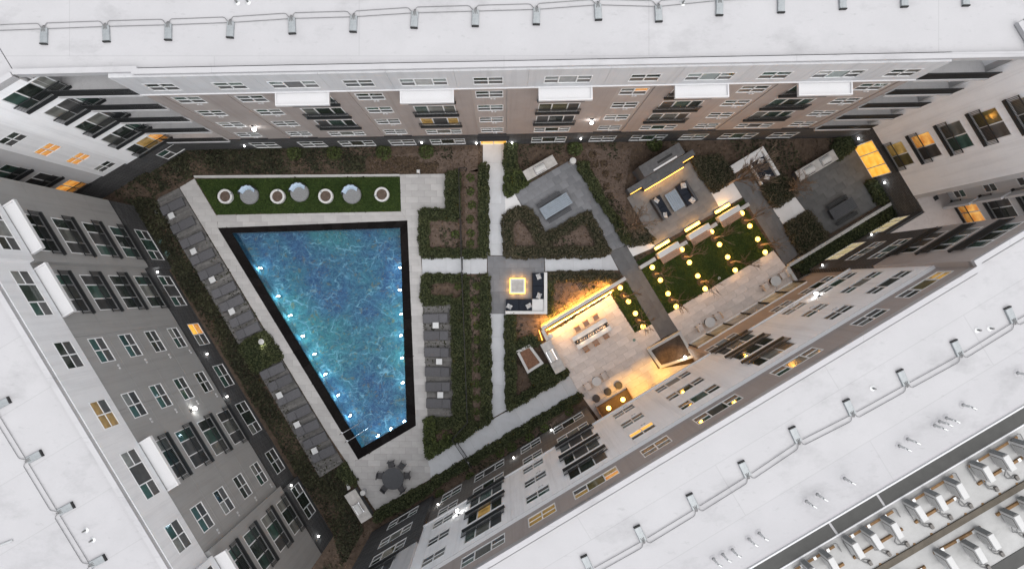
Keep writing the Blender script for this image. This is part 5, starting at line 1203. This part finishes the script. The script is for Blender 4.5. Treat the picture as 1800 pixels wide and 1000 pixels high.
for i, (x, y) in enumerate(((440.5, 344), (528.5, 339.5), (620, 343))):
    t = thing('round_daybed', f'round grey woven daybed with blue cushions on the lawn strip, {ORD[i]} from the left', 'daybed', (*G(x, y), .035), random.uniform(-.2, .2), 'round daybeds on the lawn strip')
    part('base', MB().lathe([(.68, 0), (.72, .05), (.74, .28), (.72, .32)], 36), 'wicker_grey', t); part('mattress', MB().lathe([(.70, .321), (.71, .36), (.68, .40), (0, .41)], 36, cap=False), 'wicker_grey', t)
    bk = MB()
    a0_, a1_ = PI * .18, PI * .95
    for k in range(16):
        aa, ab = a0_ + (a1_ - a0_) * k / 16, a0_ + (a1_ - a0_) * (k + 1) / 16
        bk.prism([(.70 * math.cos(aa), .70 * math.sin(aa)), (.78 * math.cos(aa), .78 * math.sin(aa)), (.78 * math.cos(ab), .78 * math.sin(ab)), (.70 * math.cos(ab), .70 * math.sin(ab))], .32, .70)
    part('backrest', bk, 'rail_metal', t)
    for k in range(4):
        aa = PI * (.28 + .16 * k); x_, y_ = pxl(t, .54 * math.cos(aa), .54 * math.sin(aa)); pillow(x_, y_, .62, aa + PI / 2 + t.rotation_euler.z - PI, 'cushion_blue', f'pale blue cushion on the {ORD[i]} daybed from the left, {ORD[k]} counted from its right side', 'pale blue cushions of the daybeds', .48, -1.0 if False else 1.0)
for i, (x, y) in enumerate(((399, 346.5), (490.5, 346.5), (574.5, 346), (672.5, 343))):
    t = thing('round_planter', f'white ring planter filled with brown soil on the lawn strip, {ORD[i]} from the left', 'planter', (*G(x, y), .035), .4 + i, 'white ring planters on the lawn strip')
    part('ring', MB().lathe([(.50, 0), (.57, .0), (.58, .40), (.55, .43), (.45, .43), (.42, .40), (.42, .25)], 40, cap=False), 'planter_white', t); part('soil', MB().lathe([(.42, .24), (.42, .30), (.2, .33), (0, .34)], 24, cap=False), 'mulch', t)
    part('bracket', MB().box(.40, .585, -.06, .06, .40, .445), 'grey_metal', t)
for i, ((ax, ay), (bx, by)) in enumerate((((601, 760), (640, 738)), ((610, 774), (650, 750)))):
    p, q = G(ax, ay), G(bx, by); c0 = ((p[0] + q[0]) / 2, (p[1] + q[1]) / 2); hx, hy = (q[0] - p[0]) / 2, (q[1] - p[1]) / 2
    t = thing('pool_handrail', f'curved steel handrail at the lower left pool edge, {["upper", "lower"][i]} one', 'handrail', (*c0, .0), 0, 'pair of pool handrails')
    part('rail', MB().tube([(-hx, -hy, .07), (-hx, -hy, .75), (-hx * .8, -hy * .8, .86), (-hx * .2, -hy * .2, .86), (hx * .5, hy * .5, .5), (hx * .8, hy * .8, -.1), (hx, hy, -.6)], .028, 8), 'steel', t); part('flange', MB().cyl((-hx, -hy), .07, .076, .09, 14), 'steel', t)
round_table('round dark dining table on the lower pool deck', 693.5, 836, .86, 'table_dark')
for i, (a, d) in enumerate(((100, 24), (55, 25), (8, 24), (-55, 24), (-130, 24), (172, 24))):
    r = math.radians(a); chair(f'dark chair round the dining table on the pool deck, {ORD[i]} clockwise from its top' if False else ['dark deck chair above the round dining table', 'dark deck chair upper right of the round dining table', 'dark deck chair right of the round dining table', 'dark deck chair lower right of the round dining table', 'dark deck chair lower left of the round dining table', 'dark deck chair left of the round dining table'][i], 693.5 + d * math.cos(r), 836 - d * math.sin(r), r - PI / 2, 'frame_dark', 'dark chairs round the deck dining table', .05, 1.1)
for i, (x, y) in enumerate(((604, 834.5), (611.5, 853))): 
    c = gp([(x - 4, y - 7), (x + 1, y - 9), (x + 5, y + 5), (x, y + 8)]); tag(part('stepping_stone', MB().prism(c, -.02, .06), 'concrete_pale', None), f'pale rectangular stepping stone by the corner grill counter, {["upper", "lower"][i]} one', 'stepping stone')
def bin_(label, px, py, r, h, m, z=.05):
    t = thing('waste_bin', label, 'bin', (*G(px, py), z)); part('body', MB().lathe([(r * .9, 0), (r, .05), (r, h)], 24), m, t); part('lid', MB().lathe([(r * 1.05, h + .002), (r * 1.05, h + .05), (r * .6, h + .10), (0, h + .11)], 24, cap=False), 'aluminium_white', t)
bin_('round white bin at the top corner of the metal table patio', 1005.5, 286, .24, .75, 'aluminium_white'); bin_('round steel bin beside the corner grill counter of the pool deck', 641, 861, .20, .7, 'steel'); bin_('round steel bin by the end of the low garden wall', 1379, 477.5, .24, .7, 'steel', .05); bin_('white round bin at the corner of the glowing terrace wall', 967, 589, .2, .5, 'counter_stone')
for lb, x, y, w_, h_, n in (('black slatted drain grate in the orange lit mulch', 1023, 503, .62, .55, 5), ('grey slatted grate beside the top of the long lounger deck', 278, 371, .5, .42, 5)):
    t = thing('drain_grate', lb, 'drain grate', (*G(x, y), .0), ROT); part('frame', MB().box(-w_ / 2, w_ / 2, -h_ / 2, h_ / 2, -.03, .03), 'grout', t)
    for i in range(n): part('bar', MB().box(-w_ / 2 + (i + .2) * w_ / n, -w_ / 2 + (i + .8) * w_ / n, -h_ / 2 + .03, h_ / 2 - .03, .031, .06), 'grate_black' if 'black' in lb else 'grey_metal', t)
for lb, x, y, z in (('small green round drain cover on the warm terrace', 1114.5, 597.5, .05), ('small pale round drain cover on the lamp lawn', 1264, 489, .04), ('dark round cover in the mulch left of the terrace wall', 917, 571, 0)):
    t = tag(part('drain_cover', MB().lathe([(.12, 0), (.12, .02), (.09, .03), (.04, .022), (0, .022)], 18, cap=False), 'agave_leaf' if 'green' in lb else 'galvanised' if 'pale' in lb else 'grate_black', None, (*G(x, y), z)), lb, 'drain cover')
# low path lamp lighting the hedge gap, and an unlit deck post lamp
t = thing('post_lamp', 'white disc path lamp shining on the hedge between the lounger decks', 'lamp', (*G(466, 599), 0)); part('post', MB().cyl((0, 0), .03, 0, .9, 10), 'black_metal', t); part('shade', MB().lathe([(.05, .90), (.22, .86), (.23, .89), (.06, .97), (0, .97)], 20, cap=False), 'aluminium_white', t); part('lens', MB().cyl((0, 0), .12, .855, .862, 16), 'glow_white', t)
light('bulb', 'SPOT', t, (-.1, -.1, .8), 75 * LAMP, (1, .95, .72), .06, rot=(math.radians(-38), math.radians(-28), 0), spot_size=math.radians(95), spot_blend=.9)
t = thing('post_lamp', 'unlit white topped post lamp above the square deck corner', 'lamp', (*G(738, 305), 0)); part('post', MB().box(-.05, .05, -.05, .05, 0, .95), 'grey_metal', t); part('head', MB().bbox(-.13, .13, -.13, .13, .95, 1.05, .03), 'aluminium_white', t)
t = thing('post_lamp', 'bright white path lamp beside the soil planter on the terrace', 'lamp', (*G(1199, 626), .43)); part('post', MB().cyl((0, 0), .03, 0, .35, 10), 'black_metal', t); part('globe', MB().lathe([(.06, .35), (.12, .42), (.10, .52), (0, .56)], 16, cap=False), 'glow_white', t); light('bulb', 'POINT', t, (0, 0, .8), 12 * LAMP, (1, .9, .75), .1)
# fence with gate
FZ = 1.3
fpts = [(821, 300), (808, 300.5), (810, 372), (813.5, 483), (818, 600), (823, 737), (797, 766)]
x0, y0 = G(*fpts[0]); t = thing('fence', 'thin black wire fence running beside the north path', 'fence', (x0, y0, 0))
for a, b in zip(fpts[:-1], fpts[1:]):
    p, q = Vector(G(*a)), Vector(G(*b)); n = max(1, round((q - p).length / 1.8))
    for i in range(n): v = p + (q - p) * i / n; part('post', MB().box(-.025, .025, -.025, .025, -.05, FZ), 'black_metal', t, (v.x - x0, v.y - y0, 0))
    m_ = MB(); A, B = p - Vector((x0, y0)), q - Vector((x0, y0)); m_.tube([(A.x, A.y, FZ), (B.x, B.y, FZ)], .028, 6); m_.tube([(A.x, A.y, .1), (B.x, B.y, .1)], .018, 5); part('rail', m_, 'black_metal', t)
    k = int((q - p).length / .11); pk = MB()
    for i in range(1, k): v = A + (B - A) * i / k; pk.box(v.x - .006, v.x + .006, v.y - .006, v.y + .006, .1, FZ)
    tag(part('picket', pk, 'fence_wire', t), kind='stuff')
for lb, a, b, m in (('dark metal gate leaf in the fence across the pale pool path', (813, 455), (813.5, 481), 1), ('black open gate at the lower end of the fence', (797, 767), (830, 815), 1)):
    p, q = Vector(G(*a)), Vector(G(*b)); d = (q - p).normalized(); L = (q - p).length; t = thing('gate', lb, 'gate', (p.x, p.y, .05), math.atan2(d.y, d.x)); f_ = MB(); f_.box(0, .05, -.025, .025, 0, 1.4).box(L - .05, L, -.025, .025, 0, 1.4).box(.05, L - .05, -.02, .02, 1.35, 1.4).box(.05, L - .05, -.02, .02, .05, .1); part('frame', f_, 'black_metal', t)
    pk = MB(); n = int(L / .1)
    for i in range(1, n): pk.box(i * L / n - .008, i * L / n + .008, -.008, .008, .1, 1.35)
    tag(part('picket', pk, 'fence_wire', t), kind='stuff'); part('latch', MB().bbox(L * .8, L * .8 + .14, -.05, .05, .95, 1.1, .01), 'steel', t)
# ---------------------------------------------------------------- wall lamps
def wall_lamp(fac, px, py, label, power, big, col=COOL, yo=0.0):
    u, z = fac.uz(px, py, yo); x, y, z = fac.world(u, yo, z); t = thing('wall_lamp', label, 'wall lamp', (x, y, z), fac.rz, 'lit wall lamps on the facades')
    s = 1 if big else .45
    part('backplate', MB().box(-.12 * s, .12 * s, .004, .05 * s, -.05 * s, .22 * s), 'black_metal', t)
    if big:
        arm = MB(); arm.tube([(0, .05, .18), (-.16, .24, .06), (-.2, .28, .02)], .035, 6); arm.tube([(0, .05, .18), (.16, .24, .06), (.2, .28, .02)], .035, 6); part('bracket', arm, 'black_metal', t)
    part('lens', MB().lathe([(.05 * s, -.18 * s), (.13 * s, -.12 * s), (.13 * s, .0), (.05 * s, .06 * s), (0, .065 * s)], 14, (0, .20 * s)), 'glow_white', t)
    light('bulb', 'POINT', t, (0, .38 if big else .25, -.22 if big else -.08), power * LAMP, col, .08)
for fac, x, y, lb in ((fn, 446, 222, 'bright forked lamp on the north wall at its left end'), (fn, 1040, 210, 'bright forked lamp on the north wall near the middle'), (fwb, 337, 721, 'bright forked lamp on the grey west wall')): wall_lamp(fac, x, y, lb, 15, True)
wall_lamp(fs, 807, 903, 'bright forked lamp on the white south wall at its lower left end', 7, True, COOL, .16); wall_lamp(fs, 1438, 521, 'bright forked lamp on the white south wall near the storefront', 7, True, COOL, .16)
for fac, x, y, lb, pw in ((fn, 429, 255, 'small lamp on the dark base left of the first window', 4), (fn, 741, 249, 'small lamp on the dark north base near the deck corner', 6), (fn, 837, 250, 'small lamp left of the north entrance doors', 8), (fn, 900, 249, 'small lamp right of the north entrance doors', 8), (fn, 1021, 242, 'small lamp on the dark north base above the bin', 6),
                          (fwb, 275, 479, 'small lamp on the dark west base near the agaves', 5), (fwb, 362, 623, 'small lamp on the dark west base under the lit window', 5), (fwb, 397, 698, 'small lamp on the dark west base level with the forked lamp', 5), (fwc, 510, 854, 'small lamp on the dark west base at the wall step', 5), (fwc, 558, 943, 'small lamp at the south corner of the west wing', 5),
                          (fs, 904, 806, 'small lamp on the brick base between the second and third window', 5), (fs, 771, 888, 'small lamp on the brick base at its left end', 5), (fs, 970, 757, 'small lamp on the brick base nearest the terrace', 5), (fe, 1511, 243, 'small lamp above the glowing east doors', 9), (fe, 1557, 320, 'small lamp below the glowing east doors', 9), (fs2, 1533, 414, 'small lamp on the dark south base by the lit ground window', 6), (fs2, 1447, 468, 'small lamp on the dark south base at the wall end', 6)):
    wall_lamp(fac, x, y, lb, pw, False)
# soffit lamps of the covered bay
for i in range(3):
    x, y, z = fs.world(ub0 + du * (i + 1.6) / 4.4, -.9, 6.5); t = thing('ceiling_lamp', f'warm lamp under the covered bay of the south wing, {ORD[i]} from the left', 'lamp', (x, y, z)); part('body', MB().cyl((0, 0), .16, -.04, .05, 16), 'black_metal', t); part('lens', MB().cyl((0, 0), .12, -.06, -.041, 16), 'glow_warm', t)
    light('bulb', 'SPOT', t, (0, 0, -.1), 2100 * LAMP, (1, .50, .08), .1, spot_size=math.radians(38), spot_blend=.6)

# ---------------------------------------------------------------- things on the roofs
def anchor(px, py, rz, label, grp, L=.80, W=.36):
    x, y = G(px, py, ZR); t = thing('roof_anchor', label, 'roof anchor', (x, y, ZR), rz, grp)
    part('block', MB().bbox(-W / 2, W / 2, -L / 2, L / 2, 0, .14, .02), 'grey_metal', t); part('end_cap', MB().box(-W / 2 - .005, W / 2 + .005, -L / 2 - .06, -L / 2 - .002, 0, .16), 'joint_dark', t)
    for sx in (-.09, 0, .09): part('hook', MB().tube([(sx, L / 2 - .22, .14), (sx * .5, L / 2 - .02, .22), (sx * .3, L / 2 + .12, .1)], .018, 5), 'pipe_metal', t)
def pipes(a, b, side, label, grp):   # double pipe between two anchors: one straight, one looped aside
    p, q = Vector(G(*a, ZR)), Vector(G(*b, ZR)); d = (q - p).normalized(); n = Vector((-d.y, d.x)) * side; L = (q - p).length
    t = thing('roof_pipe', label, 'pipe', (p.x, p.y, ZR), math.atan2(d.y, d.x), grp); s = side
    part('straight_pipe', MB().tube([(.16, 0, .07), (L - .10, 0, .07)], .018, 6), 'pipe_metal', t)
    part('looped_pipe', MB().tube([(.02, -.15 * s, .12), (.03, .02 * s, .08), (.07, .22 * s, .06), (.16, .30 * s, .06), (L - .42, .30 * s, .06), (L - .30, .27 * s, .06), (L - .16, .10 * s, .08), (L - .04, -.12 * s, .12)], .017, 6), 'pipe_metal', t)
na = [(-29, 68), (79, 64), (188, 60), (297, 57), (406, 53), (514, 46), (622, 43), (729, 36), (836, 33), (943, 30), (1051, 22), (1157, 25), (1264, 14), (1372, 9), (1480, 3), (1588, -1), (1696, -3)]
for i, (x, y) in enumerate(na):
    if i: anchor(x, y, random.uniform(-.06, .06), f'grey metal anchor block on the north roof, {ORD[i - 1]} from the left', 'anchor blocks on the north roof')
for i in range(len(na) - 1):
    a, b = na[i], na[i + 1]; pipes((a[0], a[1] - 12), (b[0], b[1] - 12), 1, f'double roof pipe on the north roof, {ORD[i]} span from the left', 'double pipes on the north roof')
wa = [(-48, 630), (5, 709), (62, 802), (117, 893), (173, 985), (230, 1080)]
AWr = math.atan2(-.856, .517)
for i, (x, y) in enumerate(wa[1:5]): anchor(x, y, math.radians(118), f'grey metal anchor block on the west roof, {ORD[i]} from the top', 'anchor blocks on the west roof')
for i in range(len(wa) - 1):
    a, b = wa[i], wa[i + 1]; pipes((a[0] - 13, a[1] + 7), (b[0] - 13, b[1] + 7), -1, f'double roof pipe on the west roof, {ORD[i]} span from the top', 'double pipes on the west roof')
sa = [(940, 1040), (1032, 989), (1125, 937), (1217, 881), (1308, 824), (1397, 764), (1492, 716), (1586, 664), (1681, 612), (1775, 554), (1870, 500)]
for i, (x, y) in enumerate(sa[1:10]): anchor(x, y, math.radians(205), f'grey metal anchor block on the south roof, {ORD[i]} from the left', 'anchor blocks on the south roof')
for i in range(len(sa) - 1):
    a, b = sa[i], sa[i + 1]; pipes((a[0] + 8, a[1] + 10), (b[0] + 8, b[1] + 10), -1, f'double roof pipe on the south roof, {ORD[i]} span from the left', 'double pipes on the south roof')
def gooseneck(px, py, label, h=.75):
    x, y = G(px, py, ZR); t = thing('vent_pipe', label, 'vent pipe', (x, y, ZR), 0, 'bent vent pipes on the south roof')
    part('flashing', MB().lathe([(.20, 0), (.19, .012), (.09, .05)], 16, cap=False), 'roof_membrane', t)
    part('pipe', MB().tube([(0, 0, 0), (0, 0, h - .12), (.05, -.03, h), (.17, -.09, h + .03), (.22, -.12, h - .08)], .062, 10), 'galvanised', t)
for i, (x, y) in enumerate(((1254, 981), (1270, 973), (1287, 965), (1316, 946), (1334, 936), (1417, 880), (1436, 868), (1484, 840), (1580, 783), (1595, 771), (1642, 747), (1651, 740), (1663, 734), (1692, 711), (1788, 655))):
    gooseneck(x, y, f'bent galvanised vent pipe on the south roof, {ORD[i]} from the left')
def stub(px, py, label, r=.05, h=.3):
    x, y = G(px, py, ZR); t = thing('roof_vent', label, 'roof vent', (x, y, ZR)); part('pipe', MB().cyl((0, 0), r, 0, h, 10), 'pipe_metal', t); part('flashing', MB().lathe([(.16, 0), (.15, .015), (r, .05)], 16, cap=False), 'galvanised', t)
for i, (x, y, lb) in enumerate(((417, 5, 'left of two short dark vents at the top of the north roof'), (436, 4, 'right of two short dark vents at the top of the north roof'), (151, 931, 'upper short vent on the lower west roof'), (163, 948, 'lower short vent on the lower west roof'), (1534, 682, 'short vent beside the south roof pipes, left one'), (1718, 580, 'short vent beside the south roof pipes, middle one'), (1740, 577, 'short vent beside the south roof pipes, right one'), (1200, 6, 'short vent beyond the north roof pipes'))): stub(x, y, lb)
t = thing('fallen_pipe', 'loose pipe lying on the left edge of the west roof', 'pipe', (*G(8, 955, ZR), ZR)); part('pipe', MB().tube([(-.45, -.15, .06), (.45, .2, .06)], .055, 8), 'galvanised', t)
# grey walkway pad and cable tray along the south roof
def rq(pts, z=ZR): return [G(x, y, z) for x, y in pts]
def along(a, b, t): return (a[0] + (b[0] - a[0]) * t, a[1] + (b[1] - a[1]) * t)
U0, U1 = (1290, 1016), (1860, 679); L0, L1 = (1305, 1036), (1872, 700)
ts = [0, .275, .43, .70, 1.0]; ts = [0, (1457 - 1290) / 570, (1541 - 1290) / 570, 1.0]
t = thing('roof_walkway', 'dark grey walkway strip crossing the south roof', 'walkway', (*G(1575, 860, ZR), ZR)); ox, oy = G(1575, 860, ZR)
for i in range(3):
    e = .0035
    q = rq([along(U0, U1, ts[i] + e), along(U0, U1, ts[i + 1] - e), along(L0, L1, ts[i + 1] - e), along(L0, L1, ts[i] + e)]); part('pad', MB().prism([(x - ox, y - oy) for x, y in q], .0, .05), 'roof_strip_grey', t)
for a, b in ((U0, U1), (L0, L1)):
    m_ = MB(); p, q = Vector(G(*a, ZR)), Vector(G(*b, ZR)); d = (q - p).normalized(); n = Vector((-d.y, d.x)); sgn = 1 if a is U0 else -1
    m_.prism([(v.x - ox, v.y - oy) for v in (p + n * .01 * sgn, q + n * .01 * sgn, q + n * .09 * sgn, p + n * .09 * sgn)], 0, .09); part('edge_trim', m_, 'white_trim', t)
t = thing('cable_tray', 'brown cable tray between the two rows of condensers', 'cable tray', (*G(1680, 920, ZR), ZR)); ox, oy = G(1680, 920, ZR)
q = rq([(1500, 1019), (1860, 808), (1865, 817), (1505, 1030)]); part('tray', MB().prism([(x - ox, y - oy) for x, y in q], .03, .12), 'tray_brown', t); 
m_ = MB()
for i in range(12): v = along((1502, 1024), (1862, 812), (i + .5) / 12); x, y = G(*v, ZR); m_.box(x - ox - .06, x - ox + .06, y - oy - .25, y - oy + .25, 0, .028)
part('feet', m_, 'timber', t)
# condensers
mat('service_membrane', (0.36, 0.36, 0.355), .8, .12, .9, col2=(0.43, 0.43, 0.425), stain=.3, fine=.05)
t = thing('roof_pad', 'stained service membrane under the rooftop condensers', 'roof pad', (*G(1680, 920, ZR), ZR)); ox, oy = G(1680, 920, ZR)
q = rq([(1310, 1040), (1875, 704), (1990, 900), (1430, 1240)]); part('sheet', MB().prism([(x - ox, y - oy) for x, y in q], -.02, .006), 'service_membrane', t)
t = thing('roof_walkway', 'dark strip behind the lower condenser row', 'walkway', (*G(1790, 960, ZR), ZR)); ox, oy = G(1790, 960, ZR)
q = rq([(1690, 1026), (1870, 918), (1884, 940), (1704, 1048)]); part('pad', MB().prism([(x - ox, y - oy) for x, y in q], .007, .05), 'roof_strip_grey', t)
def condenser(px, py, label, h=1.05):
    x, y = G(px, py, ZR); t = thing('condenser', label, 'condenser', (x, y, ZR + .14), ROT + random.uniform(-.04, .04), 'air conditioning condensers on the south roof')
    part('casing', MB().bbox(-.155, .155, -.42, .42, 0, h, .015), 'aluminium_white', t)
    g = part('fan_grille', MB().box(-.175, -.157, -.30, .26, .10, h - .18), 'fin_grey', t)
    for k in range(7): part('blade', MB().box(-.19, -.176, -.29, .25, .14 + k * .105, .185 + k * .105), 'aluminium_white', g)
    c_ = part('coil', MB().box(-.12, .12, .421, .46, .05, h - .05), 'fin_grey', t)
    for k in range(5): part('fin', MB().box(-.11 + k * .05, -.09 + k * .05, .461, .475, .05, h - .05), 'grey_metal', c_)
    hs_ = MB(); j_ = random.uniform(-.12, .12); hs_.tube([(.05, -.42, .25), (.08, -.66, .2), (.02 + j_, -1.0, .03), (.12 + j_, -1.3, -.09), (.34, -1.5, -.10)], .036, 6); hs_.tube([(-.03, -.42, .15), (.02 - j_, -.9, .0), (.22, -1.25 + j_, -.1), (.44, -1.32, -.10)], .026, 6); part('hose', hs_, 'pipe_metal', t)
    part('junction_box', MB().bbox(.36, .52, -1.62, -1.36, -.14, .02, .01), 'fin_grey', t)
row1 = [(1437, 1008), (1469, 990), (1510, 965), (1542, 950), (1576, 931), (1617, 902), (1652, 884), (1687, 864), (1732, 835), (1767, 816), (1803, 796)]
for i, (x, y) in enumerate(row1): condenser(x - 21, y - 13, f'white slim condenser in the upper rooftop row, {ORD[i]} from the left')
row2 = [(1609, 1030), (1669, 988), (1717, 973), (1740, 950), (1784, 918), (1815, 897)]
for i, (x, y) in enumerate(row2): condenser(x - 20, y - 13, f'white slim condenser in the lower rooftop row, {ORD[i]} from the left')
def sleeper(a, b, label):
    p, q = Vector(G(*a, ZR)), Vector(G(*b, ZR)); d = (q - p).normalized(); L = (q - p).length; t = thing('timber_rail', label, 'timber rail', (p.x, p.y, ZR), math.atan2(d.y, d.x), 'timber rails under the condensers')
    part('beam', MB().bbox(0, L, -.07, .07, 0, .13, .01), 'timber', t); n = max(2, round(L / .85))
    for i in range(n): part('clip', MB().box((i + .5) * L / n - .08, (i + .5) * L / n + .08, -.085, .085, .131, .15), 'galvanised', t)
grp1 = [((1396, 999), (1465, 958)), ((1482, 948), (1568, 897)), ((1590, 886), (1673, 835)), ((1700, 819), (1786, 767)), ((1806, 755), (1880, 712))]
for i, (a, b) in enumerate(grp1):
    sleeper(a, b, f'front timber rail of the upper condenser row, {ORD[i]} from the left'); sleeper((a[0] + 17, a[1] + 31), (b[0] + 17, b[1] + 31), f'rear timber rail of the upper condenser row, {ORD[i]} from the left')
for i, (a, b) in enumerate([((1590, 1015), (1625, 994)), ((1640, 971), (1722, 925)), ((1750, 904), (1830, 858))]): sleeper(a, b, f'timber rail of the lower condenser row, {ORD[i]} from the left')
for i, (a, b) in enumerate(grp1[:4]):
    p, q = Vector(G(a[0] - 4, a[1] - 1, ZR)), Vector(G(b[0] + 3, b[1] - 5, ZR)); d = (q - p).normalized(); L = (q - p).length
    t = thing('refrigerant_pipe', f'bent refrigerant pipe round the upper condenser group, {ORD[i]} from the left', 'pipe', (p.x, p.y, ZR), math.atan2(d.y, d.x), 'bent pipes round the condenser groups')
    part('pipe', MB().tube([(.05, -1.0, .1), (.0, -.1, .16), (.06, .06, .2), (L - .1, .1, .2), (L, .02, .2), (L + .02, -.5, .12)], .028, 6), 'pipe_metal', t)
